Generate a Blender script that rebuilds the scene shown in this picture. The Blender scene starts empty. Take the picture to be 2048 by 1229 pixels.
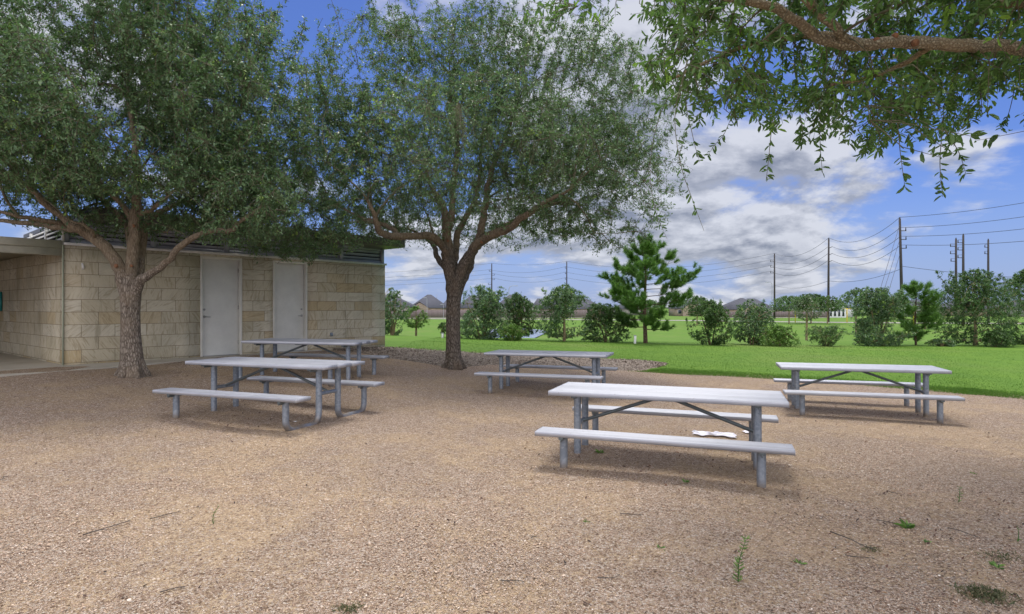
import bpy, math, random
import numpy as np
from mathutils import kdtree
rng = np.random.default_rng(7)
random.seed(7)
scene = bpy.context.scene
COL = scene.collection
R = math.radians

# ------------------------------------------------------------------ camera, exposure
EYE = 1.72; F = 1170.0; Y0 = 613.3
cam_data = bpy.data.cameras.new('camera'); cam = bpy.data.objects.new('camera', cam_data); COL.objects.link(cam)
cam.location = (0, 0, EYE); cam.rotation_euler = (R(90), 0, 0)
cam_data.sensor_width = 36; cam_data.lens = F / 2048 * 36; cam_data.shift_y = -1.2 / 2048
cam_data.clip_start = .05; cam_data.clip_end = 6000
scene.camera = cam
scene.view_settings.view_transform = 'Standard'; scene.view_settings.look = 'None'
scene.view_settings.gamma = 1; scene.view_settings.use_curve_mapping = False
scene.view_settings.exposure = 0.40

SUN_EL, SUN_AZ = 71, 8        # azimuth measured from +Y towards +X

class NT:
    """small helper round a node tree"""
    def __init__(s, tree): s.t = tree; s.n = tree.nodes; s.l = tree.links
    def node(s, kind, **kw):
        n = s.n.new(kind)
        for k, v in kw.items(): setattr(n, k, v)
        return n
    def put(s, sock, v):
        if isinstance(v, bpy.types.NodeSocket): s.l.new(v, sock)
        elif isinstance(v, (tuple, list)) and sock.type == 'RGBA' and len(v) == 3: sock.default_value = (*v, 1)
        else: sock.default_value = v
    def math(s, op, a, b=None, c=None, clamp=False):
        n = s.node('ShaderNodeMath', operation=op, use_clamp=clamp); s.put(n.inputs[0], a)
        if b is not None: s.put(n.inputs[1], b)
        if c is not None: s.put(n.inputs[2], c)
        return n.outputs[0]
    def vmath(s, op, a, b=None):
        n = s.node('ShaderNodeVectorMath', operation=op); s.put(n.inputs[0], a)
        if b is not None: s.put(n.inputs[1], b)
        return n.outputs[0]
    def scale(s, v, xyz):
        return s.vmath('MULTIPLY', v, xyz)
    def noise(s, vec, scale, detail=4, rough=.55, dist=0, dims='3D'):
        n = s.node('ShaderNodeTexNoise', noise_dimensions=dims); s.put(n.inputs['Vector'], vec)
        n.inputs['Scale'].default_value = scale; n.inputs['Detail'].default_value = detail
        n.inputs['Roughness'].default_value = rough; n.inputs['Distortion'].default_value = dist
        return n.outputs['Fac']
    def vor(s, vec, scale, feature='F1', rnd=1, out='Distance'):
        n = s.node('ShaderNodeTexVoronoi', feature=feature); s.put(n.inputs['Vector'], vec)
        n.inputs['Scale'].default_value = scale; n.inputs['Randomness'].default_value = rnd
        return n.outputs[out]
    def ramp(s, fac, stops, interp='LINEAR'):
        n = s.node('ShaderNodeValToRGB'); s.put(n.inputs[0], fac); e = n.color_ramp.elements
        n.color_ramp.interpolation = interp
        while len(e) < len(stops): e.new(.5)
        for i, (p, c) in enumerate(stops):
            e[i].position = p; e[i].color = (*c, 1) if not isinstance(c, (int, float)) else (c, c, c, 1)
        return n.outputs[0]
    def mix(s, fac, a, b, mode='MIX'):
        n = s.node('ShaderNodeMix', data_type='RGBA', blend_type=mode); s.put(n.inputs[0], fac)
        s.put(n.inputs[6], a); s.put(n.inputs[7], b); return n.outputs[2]
    def maprange(s, v, a, b, c=0, d=1, smooth=False):
        n = s.node('ShaderNodeMapRange', interpolation_type='SMOOTHSTEP' if smooth else 'LINEAR')
        for i, x in enumerate((v, a, b, c, d)): s.put(n.inputs[i], x)
        return n.outputs[0]
    def bump(s, h, strength=.5, dist=.01, normal=None):
        n = s.node('ShaderNodeBump'); s.put(n.inputs['Height'], h); n.inputs['Strength'].default_value = strength
        n.inputs['Distance'].default_value = dist
        if normal is not None: s.put(n.inputs['Normal'], normal)
        return n.outputs[0]

# ------------------------------------------------------------------ sky
world = bpy.data.worlds.new('World'); scene.world = world; world.use_nodes = True
def build_sky():
    T = NT(world.node_tree); T.n.clear()
    out = T.node('ShaderNodeOutputWorld'); bg = T.node('ShaderNodeBackground')
    sky = T.node('ShaderNodeTexSky'); sky.sky_type = 'NISHITA'; sky.sun_disc = False
    sky.sun_elevation = R(SUN_EL); sky.sun_rotation = R(SUN_AZ); sky.air_density = 1.0; sky.dust_density = .4; sky.ozone_density = 3.0
    blue = T.mix(1.0, sky.outputs[0], (.47, .56, .92), 'MULTIPLY')
    co = T.node('ShaderNodeTexCoord').outputs['Generated']
    sep = T.node('ShaderNodeSeparateXYZ'); T.put(sep.inputs[0], co)
    z = T.math('MAXIMUM', sep.outputs[2], 0.0)
    den = T.math('ADD', z, .30)                         # flattened cloud deck: clouds shrink towards the horizon
    cv = T.node('ShaderNodeCombineXYZ'); T.put(cv.inputs[0], T.math('DIVIDE', sep.outputs[0], den)); T.put(cv.inputs[1], T.math('DIVIDE', sep.outputs[1], den))
    P = T.vmath('ADD', T.scale(cv.outputs[0], (1.25, 1.25, 1)), (3.1, 5.7, 0))
    n1 = T.math('ADD', T.math('MULTIPLY', T.math('SUBTRACT', T.noise(P, 1.25, 10, .58, .15), .5), 1.25), .5)
    n2 = T.noise(T.vmath('ADD', P, (7.3, 2.1, 0)), .5, 3, .5)
    dens = T.math('ADD', n1, T.math('MULTIPLY', T.math('SUBTRACT', n2, .5), .25))
    for (px, py, rad, w) in CLOUDS:                     # banks and gaps, in sky directions
        d = np.array([(px - 1024) / F, 1, (Y0 - py) / F]); d = d / np.linalg.norm(d)
        dot = T.node('ShaderNodeVectorMath', operation='DOT_PRODUCT'); T.put(dot.inputs[0], co); dot.inputs[1].default_value = tuple(d)
        dens = T.math('ADD', dens, T.maprange(dot.outputs['Value'], math.cos(R(rad)), 1.0, 0, w, True))
    cover = T.maprange(dens, .49, .65, 0, 1, True)
    thick = T.maprange(dens, .58, .80, 0, 1, True)
    # tone: bright billow tops, greyer undersides (density just above compared with density here)
    n3 = T.math('ADD', T.math('MULTIPLY', T.math('SUBTRACT', T.noise(T.vmath('ADD', P, (0.0, -.10, 0)), 1.25, 10, .58, .15), .5), 1.25), .5)
    relief = T.maprange(T.math('SUBTRACT', n1, n3), -.07, .07, -.48, .48)
    fine = T.noise(P, 3.4, 8, .6, .2)
    tone = T.math('ADD', T.math('SUBTRACT', .80, T.math('MULTIPLY', thick, .42)), T.math('ADD', relief, T.maprange(fine, .3, .7, -.16, .16)), clamp=True)
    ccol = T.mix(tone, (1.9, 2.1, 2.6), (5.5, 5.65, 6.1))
    low = T.maprange(z, 0, .22, 1, 0, True)
    basesky = T.mix(T.math('MULTIPLY', low, .70), blue, (2.6, 3.35, 5.6))
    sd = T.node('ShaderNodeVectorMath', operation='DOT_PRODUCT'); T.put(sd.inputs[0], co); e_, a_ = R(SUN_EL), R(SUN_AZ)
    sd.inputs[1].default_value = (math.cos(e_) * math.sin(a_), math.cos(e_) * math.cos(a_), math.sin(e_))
    glare = T.maprange(sd.outputs['Value'], math.cos(R(42)), 1, 0, 1, True)          # cloud glow added round the sun, above the view, as soft fill
    back = T.math('MULTIPLY', T.maprange(sep.outputs[1], .15, -.6, 0, 1, True), T.maprange(sep.outputs[2], 0, .15, 0, 1))  # unseen bright clouds added behind the camera to fill the shade
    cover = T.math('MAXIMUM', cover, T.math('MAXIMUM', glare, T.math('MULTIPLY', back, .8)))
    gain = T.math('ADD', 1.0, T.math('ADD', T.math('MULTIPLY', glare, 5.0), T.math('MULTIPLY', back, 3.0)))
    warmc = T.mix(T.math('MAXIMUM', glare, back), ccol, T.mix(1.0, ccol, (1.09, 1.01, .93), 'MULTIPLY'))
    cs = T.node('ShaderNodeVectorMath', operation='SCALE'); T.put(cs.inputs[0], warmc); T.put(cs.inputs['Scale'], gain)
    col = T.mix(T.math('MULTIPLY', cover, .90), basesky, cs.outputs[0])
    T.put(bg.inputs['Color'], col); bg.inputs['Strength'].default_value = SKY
    T.l.new(bg.outputs[0], out.inputs[0])
SKY = .10
CLOUDS = [(1430, 330, 19, .062), (1380, 500, 14, .07), (1700, 420, 12, .08), (1180, 60, 15, .09), (760, 30, 9, .10),
          (60, 20, 18, .17), (1480, 40, 14, .05), (1960, 335, 5, .15), (1950, 360, 4, .06), (820, 560, 9, .05), (1180, 350, 14, .06), (1000, 560, 8, .03),
          (560, 110, 11, -.22), (1900, 230, 9, -.16), (1980, 460, 8, -.16), (1610, 350, 4, -.10), (1480, 400, 4, -.07), (1450, 170, 5, -.05)]
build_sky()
sun_d = bpy.data.lights.new('sun', 'SUN'); sun = bpy.data.objects.new('sun', sun_d); COL.objects.link(sun)
sun_d.energy = 1.5; sun_d.angle = R(12); sun_d.color = (1, .955, .88)
sun.rotation_euler = (R(90 - SUN_EL), 0, R(180 - SUN_AZ))
sun.location = (0, 0, 60)

# ------------------------------------------------------------------ helpers
def tag(o, label=None, cat=None, group=None, kind=None):
    if label: o['label'] = label
    if cat: o['category'] = cat
    if group: o['group'] = group
    if kind: o['kind'] = kind
    return o
def empty(name, loc, rz=0):
    o = bpy.data.objects.new(name, None); COL.objects.link(o); o.location = loc; o.rotation_euler = (0, 0, rz)
    o.empty_display_size = .2; return o
def at(px, py, Z): return np.array([(px - 1024) / F * Z, Z, EYE + (Y0 - py) / F * Z])
def unit(v): v = np.asarray(v, float); return v / np.maximum(np.linalg.norm(v, axis=-1, keepdims=True), 1e-9)

class MB:
    """collects quads and triangles as arrays; build() links them as ONE mesh object"""
    def __init__(s): s.V = []; s.Q = []; s.T = []; s.n = 0; s.tq = []; s.tt = []; s.poly = []
    def add(s, V, Q=None, T=None, tint=0.0):
        V = np.asarray(V, float).reshape(-1, 3)
        if Q is not None and len(Q): Q = np.asarray(Q, int).reshape(-1, 4); s.Q.append(Q + s.n); s.tq.append(np.broadcast_to(np.asarray(tint, float), (len(Q),)))
        if T is not None and len(T): T = np.asarray(T, int).reshape(-1, 3); s.T.append(T + s.n); s.tt.append(np.broadcast_to(np.asarray(tint, float), (len(T),)))
        s.V.append(V); s.n += len(V); return s
    def box(s, c, size, rz=0, tint=0, tilt=None):
        x, y, z = np.array(size) / 2
        V = np.array([(a, b, d) for d in (-z, z) for a, b in ((-x, -y), (x, -y), (x, y), (-x, y))])
        if tilt is not None: V = V @ rot(tilt).T
        if rz: V = V @ rot((0, 0, rz)).T
        return s.add(V + np.array(c), [(3, 2, 1, 0), (4, 5, 6, 7), (0, 1, 5, 4), (1, 2, 6, 5), (2, 3, 7, 6), (3, 0, 4, 7)], tint=tint)
    def bar(s, a, b, w, h=None, tint=0):
        """rectangular bar from a to b"""
        a = np.array(a, float); b = np.array(b, float); d = unit(b - a); up = np.array([0, 0, 1.]) if abs(d[2]) < .95 else np.array([1., 0, 0])
        sd = unit(np.cross(d, up)); u = np.cross(sd, d); h = h or w
        V = [p + i * sd * w / 2 + j * u * h / 2 for p in (a, b) for i, j in ((-1, -1), (1, -1), (1, 1), (-1, 1))]
        return s.add(V, [(0, 1, 2, 3), (7, 6, 5, 4), (0, 4, 5, 1), (1, 5, 6, 2), (2, 6, 7, 3), (3, 7, 4, 0)], tint=tint)
    def tube(s, path, rad, n=8, cap=True, tint=0, rough=0, seed=0):
        path = np.asarray(path, float); k = len(path); rad = np.broadcast_to(np.asarray(rad, float), (k,))
        t = np.gradient(path, axis=0); t = unit(t)
        up = np.array([0, 0, 1.]) if abs(t[0][2]) < .9 else np.array([1., 0, 0])
        u = unit(np.cross(up, t[0])); U = [u]
        for i in range(1, k): u = unit(u - np.dot(u, t[i]) * t[i]); U.append(u)
        U = np.array(U); W = np.cross(t, U); a = np.arange(n) * 2 * math.pi / n
        rr = rad[:, None] * np.ones(n)
        if rough:
            g = np.random.default_rng(seed)
            ph = g.random(6) * 6.28
            zz = np.arange(k)[:, None] * .35
            rr = rr * (1 + rough * (np.sin(3 * a + ph[0] + zz * .6) * .5 + np.sin(5 * a + ph[1] - zz) * .35 + np.sin(2 * a + ph[2] + zz * 1.7) * .5 + .5 * (g.random((k, n)) - .5)))
        V = path[:, None, :] + rr[..., None] * (np.cos(a)[None, :, None] * U[:, None, :] + np.sin(a)[None, :, None] * W[:, None, :])
        V = V.reshape(-1, 3); i = np.arange(k - 1)[:, None] * n; j = np.arange(n)[None, :]; j2 = (j + 1) % n
        Q = np.stack([i + j, i + j2, i + n + j2, i + n + j], -1).reshape(-1, 4)
        T = []
        if cap:
            V = np.vstack([V, path[0], path[-1]]); c0 = k * n; c1 = c0 + 1
            jj = np.arange(n); T = np.vstack([np.stack([np.full(n, c0), (jj + 1) % n, jj], -1), np.stack([np.full(n, c1), (k - 1) * n + jj, (k - 1) * n + (jj + 1) % n], -1)])
        return s.add(V, Q, T, tint=tint)
    def disc(s, c, r, h, n=16, axis=(0, 0, 1), tint=0):
        c = np.array(c, float); ax = unit(axis); return s.tube([c - ax * h / 2, c + ax * h / 2], [r, r], n, tint=tint)
    def build(s, name, mat, parent=None, smooth=False, tint=False, bevel=0, loc=None):
        V = np.vstack(s.V); m = bpy.data.meshes.new(name)
        Q = np.vstack(s.Q) if s.Q else np.zeros((0, 4), int); T = np.vstack(s.T) if s.T else np.zeros((0, 3), int)
        m.vertices.add(len(V)); m.vertices.foreach_set('co', V.astype(np.float32).ravel())
        nl = len(Q) * 4 + len(T) * 3; m.loops.add(nl); m.loops.foreach_set('vertex_index', np.concatenate([Q.ravel(), T.ravel()]).astype(np.int32))
        m.polygons.add(len(Q) + len(T))
        m.polygons.foreach_set('loop_start', np.concatenate([np.arange(len(Q)) * 4, len(Q) * 4 + np.arange(len(T)) * 3]).astype(np.int32))
        m.update(calc_edges=True)
        if smooth: m.polygons.foreach_set('use_smooth', np.ones(len(Q) + len(T), bool))
        if tint:
            at_ = m.attributes.new('tint', 'FLOAT', 'FACE')
            at_.data.foreach_set('value', np.concatenate(s.tq + s.tt).astype(np.float32))
        m.materials.append(mat)
        o = bpy.data.objects.new(name, m); COL.objects.link(o)
        if parent is not None: o.parent = parent
        if loc is not None: o.location = loc
        if bevel:
            b = o.modifiers.new('bevel', 'BEVEL'); b.width = bevel; b.segments = 2; b.limit_method = 'ANGLE'
        return o
def rot(e):
    a, b, c = e; ca, sa, cb, sb, cc, sc = math.cos(a), math.sin(a), math.cos(b), math.sin(b), math.cos(c), math.sin(c)
    Rx = np.array([[1, 0, 0], [0, ca, -sa], [0, sa, ca]]); Ry = np.array([[cb, 0, sb], [0, 1, 0], [-sb, 0, cb]]); Rz = np.array([[cc, -sc, 0], [sc, cc, 0], [0, 0, 1]])
    return Rz @ Ry @ Rx
def spline(pts, n):
    """Catmull-Rom through pts (k,d) -> n samples"""
    p = np.asarray(pts, float); p = np.vstack([2 * p[0] - p[1], p, 2 * p[-1] - p[-2]]); k = len(p) - 3
    t = np.linspace(0, k - 1e-6, n); i = t.astype(int); f = (t - i)[:, None]
    a, b, c, d = p[i], p[i + 1], p[i + 2], p[i + 3]
    return .5 * (2 * b + (c - a) * f + (2 * a - 5 * b + 4 * c - d) * f ** 2 + (3 * b - a - 3 * c + d) * f ** 3)

# ------------------------------------------------------------------ materials
def mat(name, fn):
    m = bpy.data.materials.new(name); m.use_nodes = True; T = NT(m.node_tree)
    b = T.n['Principled BSDF']; fn(T, b); return m
def P_(T, b, color=None, rough=None, metal=None, normal=None, spec=None):
    if color is not None: T.put(b.inputs['Base Color'], color)
    if rough is not None: T.put(b.inputs['Roughness'], rough)
    if metal is not None: T.put(b.inputs['Metallic'], metal)
    if normal is not None: T.put(b.inputs['Normal'], normal)
    if spec is not None: T.put(b.inputs['Specular IOR Level'], spec)
def obj_co(T): return T.node('ShaderNodeTexCoord').outputs['Object']
def tint_attr(T): return T.node('ShaderNodeAttribute', attribute_name='tint').outputs['Fac']

def m_gravel(T, b):
    c = obj_co(T)
    warp = T.vmath('ADD', c, T.scale(T.node('ShaderNodeTexNoise').outputs['Color'], (0, 0, 0)))
    big = T.noise(c, .55, 5, .6); mid = T.noise(c, 3.1, 5, .62)
    v1 = T.vor(c, 88, out='Color'); v1d = T.vor(c, 88); v2 = T.vor(c, 175, out='Color'); v2d = T.vor(c, 175); e1 = T.vor(c, 88, 'DISTANCE_TO_EDGE')
    s1 = T.node('ShaderNodeSeparateColor'); T.put(s1.inputs[0], v1); s2 = T.node('ShaderNodeSeparateColor'); T.put(s2.inputs[0], v2)
    chip = T.ramp(s1.outputs[0], [(0, (.18, .12, .08)), (.2, (.41, .285, .195)), (.5, (.55, .405, .295)), (.8, (.65, .515, .41)), (1, (.74, .65, .54))])
    fine = T.ramp(s2.outputs[0], [(0, (.25, .17, .10)), (.5, (.44, .32, .20)), (1, (.61, .50, .36))])
    sandy = T.maprange(T.math('ADD', T.math('MULTIPLY', big, .65), T.math('MULTIPLY', mid, .35)), .44, .60, 0, 1, True)
    where = T.math('LESS_THAN', s1.outputs[1], T.math('SUBTRACT', .93, T.math('MULTIPLY', sandy, .62)))
    col = T.mix(where, fine, chip)
    gap = T.maprange(e1, 0, .12, .28, 1)
    col = T.mix(where, col, T.mix(1.0, col, T.mix(gap, (.0, .0, .0), (1, 1, 1)), 'MULTIPLY'))  # shadow between the chips is painted into the colour
    col = T.mix(T.math('MULTIPLY', sandy, .27), col, (.50, .36, .22))
    v3 = T.vor(T.vmath('ADD', c, (3.3, 1.1, .2)), 40, out='Color'); v3d = T.vor(T.vmath('ADD', c, (3.3, 1.1, .2)), 40); s3 = T.node('ShaderNodeSeparateColor'); T.put(s3.inputs[0], v3)
    core = T.maprange(v3d, .28, .40, 1, 0)
    col = T.mix(T.math('MULTIPLY', T.math('GREATER_THAN', s3.outputs[0], .84), core), col, (.68, .57, .47))
    col = T.mix(T.math('MULTIPLY', T.math('LESS_THAN', s3.outputs[0], .17), T.math('MULTIPLY', core, .75)), col, (.13, .085, .055))
    cl = T.noise(c, 17, 3, .7); col = T.mix(T.maprange(cl, .52, .72, 0, .5, True), col, (.19, .125, .08)); col = T.mix(T.maprange(cl, .46, .30, 0, .35, True), col, (.60, .48, .37))
    dk = T.maprange(T.noise(c, 1.3, 6, .65, .6), .60, .74, 0, .28, True)
    col = T.mix(dk, col, (.19, .13, .09))
    h = T.math('ADD', T.math('MULTIPLY', T.math('SUBTRACT', 1, v1d), T.math('MULTIPLY', where, 1.0)), T.math('MULTIPLY', T.math('SUBTRACT', 1, v2d), .35))
    nb = T.bump(mid, .5, .03)
    P_(T, b, col, .93, normal=T.bump(h, 1.0, .02, nb), spec=.15)
M_gravel = mat('decomposed_granite', m_gravel)
def m_peb(T, b):
    t = tint_attr(T); c = obj_co(T)
    col = T.ramp(t, [(0, (.14, .09, .06)), (.2, (.36, .24, .165)), (.5, (.515, .375, .27)), (.8, (.62, .50, .395)), (1, (.80, .72, .63))])
    P_(T, b, col, .9, spec=.2)
M_pebble = mat('loose_stone', m_peb)
def m_lawn(T, b):
    c = obj_co(T)
    big = T.noise(c, .12, 4, .6); mid = T.noise(c, .9, 5, .6); fine = T.noise(T.scale(c, (1, .45, 1)), 55, 4, .7)
    col = T.mix(T.maprange(mid, .3, .7), (.056, .128, .010), (.118, .205, .016))
    col = T.mix(T.maprange(fine, .3, .75), col, (.115, .225, .025))
    dry = T.maprange(big, .48, .66, 0, .6, True)
    col = T.mix(dry, col, (.15, .20, .045))
    worn = T.maprange(T.noise(c, .35, 6, .7), .66, .75, 0, .5, True)
    col = T.mix(worn, col, (.17, .15, .07))
    P_(T, b, col, .85, normal=T.bump(fine, .35, .03), spec=.2)
M_lawn = mat('mown_grass', m_lawn)
def m_blade(T, b):
    t = tint_attr(T)
    col = T.ramp(t, [(0, (.035, .10, .010)), (.5, (.065, .165, .014)), (.9, (.115, .225, .025)), (1, (.20, .23, .07))])
    P_(T, b, col, .6, spec=.3)
    tr = T.node('ShaderNodeBsdfTranslucent'); T.put(tr.inputs[0], col); mx = T.node('ShaderNodeMixShader'); mx.inputs[0].default_value = .35
    T.l.new(b.outputs[0], mx.inputs[1]); T.l.new(tr.outputs[0], mx.inputs[2]); T.l.new(mx.outputs[0], T.n['Material Output'].inputs[0])
M_blade = mat('grass_blade', m_blade)
def m_mulch(T, b):
    c = obj_co(T); v = T.vor(T.scale(c, (1, 1.4, 1)), 34, out='Color'); d = T.vor(T.scale(c, (1, 1.4, 1)), 34)
    s = T.node('ShaderNodeSeparateColor'); T.put(s.inputs[0], v)
    col = T.ramp(s.outputs[0], [(0, (.12, .09, .07)), (.5, (.25, .205, .165)), (.85, (.37, .32, .265)), (1, (.50, .45, .39))])
    P_(T, b, col, .95, normal=T.bump(T.math('SUBTRACT', 1, d), 1, .03), spec=.1)
M_mulch = mat('wood_mulch', m_mulch)
M_chip = mat('mulch_chip', lambda T, b: P_(T, b, T.ramp(tint_attr(T), [(0, (.10, .075, .055)), (.6, (.27, .22, .18)), (1, (.48, .43, .37))]), .95, spec=.1))
def m_conc(T, b):
    c = obj_co(T); n = T.noise(c, 1.1, 6, .65); f = T.noise(c, 60, 3, .6)
    col = T.mix(T.maprange(n, .3, .7), (.40, .36, .29), (.52, .49, .42))
    col = T.mix(T.maprange(f, .35, .75, 0, .25), col, (.22, .19, .15))
    P_(T, b, col, .9, normal=T.bump(f, .2, .003))
M_conc = mat('weathered_concrete', m_conc)

def m_stone(T, b):
    c = obj_co(T); sp = T.node('ShaderNodeSeparateXYZ'); T.put(sp.inputs[0], c)
    along = T.math('ADD', sp.outputs[0], sp.outputs[1])
    v = T.node('ShaderNodeCombineXYZ'); T.put(v.inputs[0], along); T.put(v.inputs[1], T.math('SUBTRACT', sp.outputs[2], .034))
    br = T.node('ShaderNodeTexBrick', offset=.5); T.put(br.inputs['Vector'], v.outputs[0])
    for k, x in (('Scale', 1), ('Mortar Size', .0045), ('Mortar Smooth', .2), ('Bias', 0), ('Brick Width', .585), ('Row Height', .256)): br.inputs[k].default_value = x
    br.inputs['Color1'].default_value = (0, 0, 0, 1); br.inputs['Color2'].default_value = (1, 1, 1, 1); br.inputs['Mortar'].default_value = (0, 0, 0, 1)
    rnd = T.node('ShaderNodeSeparateColor'); T.put(rnd.inputs[0], br.outputs['Color']); r = rnd.outputs[0]
    vr = T.node('ShaderNodeVectorRotate', rotation_type='Z_AXIS'); T.put(vr.inputs['Vector'], v.outputs[0]); T.put(vr.inputs['Angle'], T.math('MULTIPLY', T.math('SUBTRACT', r, .35), 2.3))
    off = T.vmath('ADD', vr.outputs[0], T.vmath('MULTIPLY', br.outputs['Color'], (17.3, 9.1, 5)))
    warp = T.vmath('ADD', off, T.vmath('MULTIPLY', T.node('ShaderNodeCombineXYZ').outputs[0], (1, 1, 1)))
    vein = T.noise(T.scale(off, (11, 1.5, 1)), 1.7, 7, .66, .9)
    fine = T.noise(T.scale(off, (30, 4, 1)), 1.5, 5, .6, .8)
    base = T.mix(r, (.53, .47, .34), (.62, .575, .46))
    base = T.mix(T.maprange(T.math('FRACT', T.math('MULTIPLY', r, 7.31)), .78, .9, 0, .6), base, (.46, .33, .15))
    col = T.mix(T.maprange(vein, .50, .62, 0, .44, True), base, (.24, .17, .09))
    col = T.mix(T.maprange(vein, .42, .34, 0, .4, True), col, (.56, .52, .42))
    col = T.mix(T.maprange(fine, .5, .75, 0, .35), col, (.25, .19, .12))
    blot = T.noise(c, .9, 5, .65); col = T.mix(T.maprange(blot, .45, .7, 0, .4, True), col, (.30, .28, .21))
    stain = T.noise(T.scale(c, (2.2, 2.2, .35)), 1.3, 5, .7); col = T.mix(T.maprange(stain, .58, .72, 0, .45, True), col, (.17, .14, .08))
    col = T.mix(br.outputs['Fac'], col, (.17, .135, .085))
    P_(T, b, col, .8, normal=T.bump(T.math('SUBTRACT', T.math('MULTIPLY', vein, .3), br.outputs['Fac']), .6, .006), spec=.3)
M_stone = mat('sandstone_tile', m_stone)
def paint(name, c, rough=.5, var=.08, metal=0, sc=3):
    def f(T, b):
        o = obj_co(T); n = T.noise(o, sc, 5, .65); d = tuple(x * (1 - var * 2.2) for x in c); l = tuple(min(1, x * (1 + var)) for x in c)
        P_(T, b, T.mix(T.maprange(n, .3, .7), d, l), T.maprange(n, .2, .8, rough - .1, rough + .12), metal, T.bump(T.noise(o, sc * 18, 3), .06, .003))
    return mat(name, f)
M_door = paint('door_paint', (.66, .66, .625), .45, .05)
M_frame = paint('door_frame_paint', (.68, .665, .61), .45, .05)
M_flash = paint('white_flashing', (.66, .66, .64), .45, .12)
M_louver = paint('grey_louvre_metal', (.32, .35, .42), .45, .10)
M_dark = paint('dark_interior', (.03, .03, .035), .9, .1)
M_beam = paint('cream_painted_beam', (.47, .455, .38), .6, .10)
M_ceil = paint('porch_soffit', (.42, .38, .28), .7, .08)
M_trellis = paint('trellis_slat', (.11, .075, .085), .6, .1)
M_roofm = paint('grey_metal_roof', (.10, .095, .09), .5, .1)
M_steel = paint('brushed_steel', (.45, .45, .46), .3, .05, .9)
M_white = paint('white_plastic', (.80, .80, .80), .5, .04)
M_teal = paint('teal_sign', (.02, .25, .22), .5, .04)
def m_alu(T, b):
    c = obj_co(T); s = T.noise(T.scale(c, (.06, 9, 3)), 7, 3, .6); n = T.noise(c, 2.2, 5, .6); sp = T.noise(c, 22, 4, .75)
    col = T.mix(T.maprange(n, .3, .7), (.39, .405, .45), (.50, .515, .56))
    col = T.mix(T.maprange(s, .44, .64, 0, .45, True), col, (.25, .26, .29))  # darker lengthwise bands paint in the shade of the plank ribs
    col = T.mix(T.maprange(sp, .64, .70, 0, .6, True), col, (.16, .14, .12))
    P_(T, b, col, T.maprange(n, .2, .8, .38, .58), .35, T.bump(s, .15, .002))
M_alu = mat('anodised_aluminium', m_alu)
def m_galv(T, b):
    c = obj_co(T); v = T.vor(c, 38, out='Color'); s = T.node('ShaderNodeSeparateColor'); T.put(s.inputs[0], v); n = T.noise(c, 3, 5, .65)
    col = T.mix(s.outputs[0], (.19, .225, .27), (.29, .33, .385)); col = T.mix(T.maprange(n, .45, .7, 0, .5, True), col, (.40, .43, .46))
    sep = T.node('ShaderNodeSeparateXYZ'); T.put(sep.inputs[0], c)
    col = T.mix(T.math('MULTIPLY', T.maprange(sep.outputs[2], .0, .12, 1, 0, True), T.maprange(n, .35, .6)), col, (.24, .19, .14))
    P_(T, b, col, .48, .45, T.bump(n, .1, .003))
M_galv = mat('galvanised_steel', m_galv)
M_brace = paint('dull_steel_brace', (.16, .19, .20), .42, .15, .5)

def m_bark(cA, cB, cC, iso=.28, warm=0):
    def f(T, b):
        c = obj_co(T); w = T.scale(c, (1, 1, iso)); w = T.vmath('ADD', w, (0, 0, 0)); v = T.vor(w, 34, 'DISTANCE_TO_EDGE'); n = T.noise(w, 26, 6, .7, .6); big = T.noise(c, 2.4, 5, .65); fine = T.noise(c, 90, 4, .7)
        ridge = T.math('ADD', T.maprange(v, 0, .35, 0, .7), T.math('MULTIPLY', n, 1.0))
        col = T.mix(T.maprange(ridge, .45, 1.15), cA, cB); col = T.mix(T.maprange(big, .45, .68, 0, .55, True), col, cC)
        col = T.mix(T.maprange(fine, .5, .75, 0, .4), col, cA)
        if warm:                                       # younger, browner bark higher up
            sp = T.node('ShaderNodeSeparateXYZ'); T.put(sp.inputs[0], c); hgt = T.math('ADD', sp.outputs[2], T.math('MULTIPLY', T.math('SUBTRACT', big, .5), 1.6))
            col = T.mix(T.maprange(hgt, warm, warm + .7, 0, .8, True), col, T.mix(T.maprange(n, .3, .7), (.12, .088, .055), (.33, .265, .185)))
        P_(T, b, col, .92, normal=T.bump(T.math('ADD', ridge, T.math('MULTIPLY', fine, .25)), .9, .018), spec=.15)
    return f
M_bark = mat('oak_bark', m_bark((.045, .034, .026), (.245, .21, .175), (.16, .12, .085), warm=2.7))
M_barkL = mat('pale_oak_bark', m_bark((.085, .065, .050), (.37, .32, .265), (.27, .21, .15), warm=1.6))
M_limb = mat('oak_limb_bark', m_bark((.19, .15, .10), (.52, .45, .335), (.40, .31, .20), iso=1))
M_limbn = mat('smooth_limb_bark', m_bark((.18, .13, .075), (.42, .34, .21), (.33, .26, .15), iso=1))
M_twigm = paint('green_brown_twig', (.15, .14, .085), .85, .2, sc=5)
M_cut = paint('pruning_scar_wood', (.26, .12, .06), .8, .2, sc=20)
M_cutd = paint('pruning_scar_rim', (.13, .05, .03), .9, .2, sc=20)
M_pbark = mat('pine_bark', m_bark((.05, .035, .025), (.20, .14, .10), (.16, .10, .07)))
def leafmat(name, stops, trans=.32, rough=.42, spec=.5):
    def f(T, b):
        t = tint_attr(T); col = T.ramp(t, stops)
        P_(T, b, col, rough, spec=spec)
        tr = T.node('ShaderNodeBsdfTranslucent'); T.put(tr.inputs[0], T.mix(.45, col, (.20, .42, .07), 'MIX')); mx = T.node('ShaderNodeMixShader'); mx.inputs[0].default_value = trans
        T.l.new(b.outputs[0], mx.inputs[1]); T.l.new(tr.outputs[0], mx.inputs[2]); T.l.new(mx.outputs[0], T.n['Material Output'].inputs[0])
    return mat(name, f)
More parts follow.
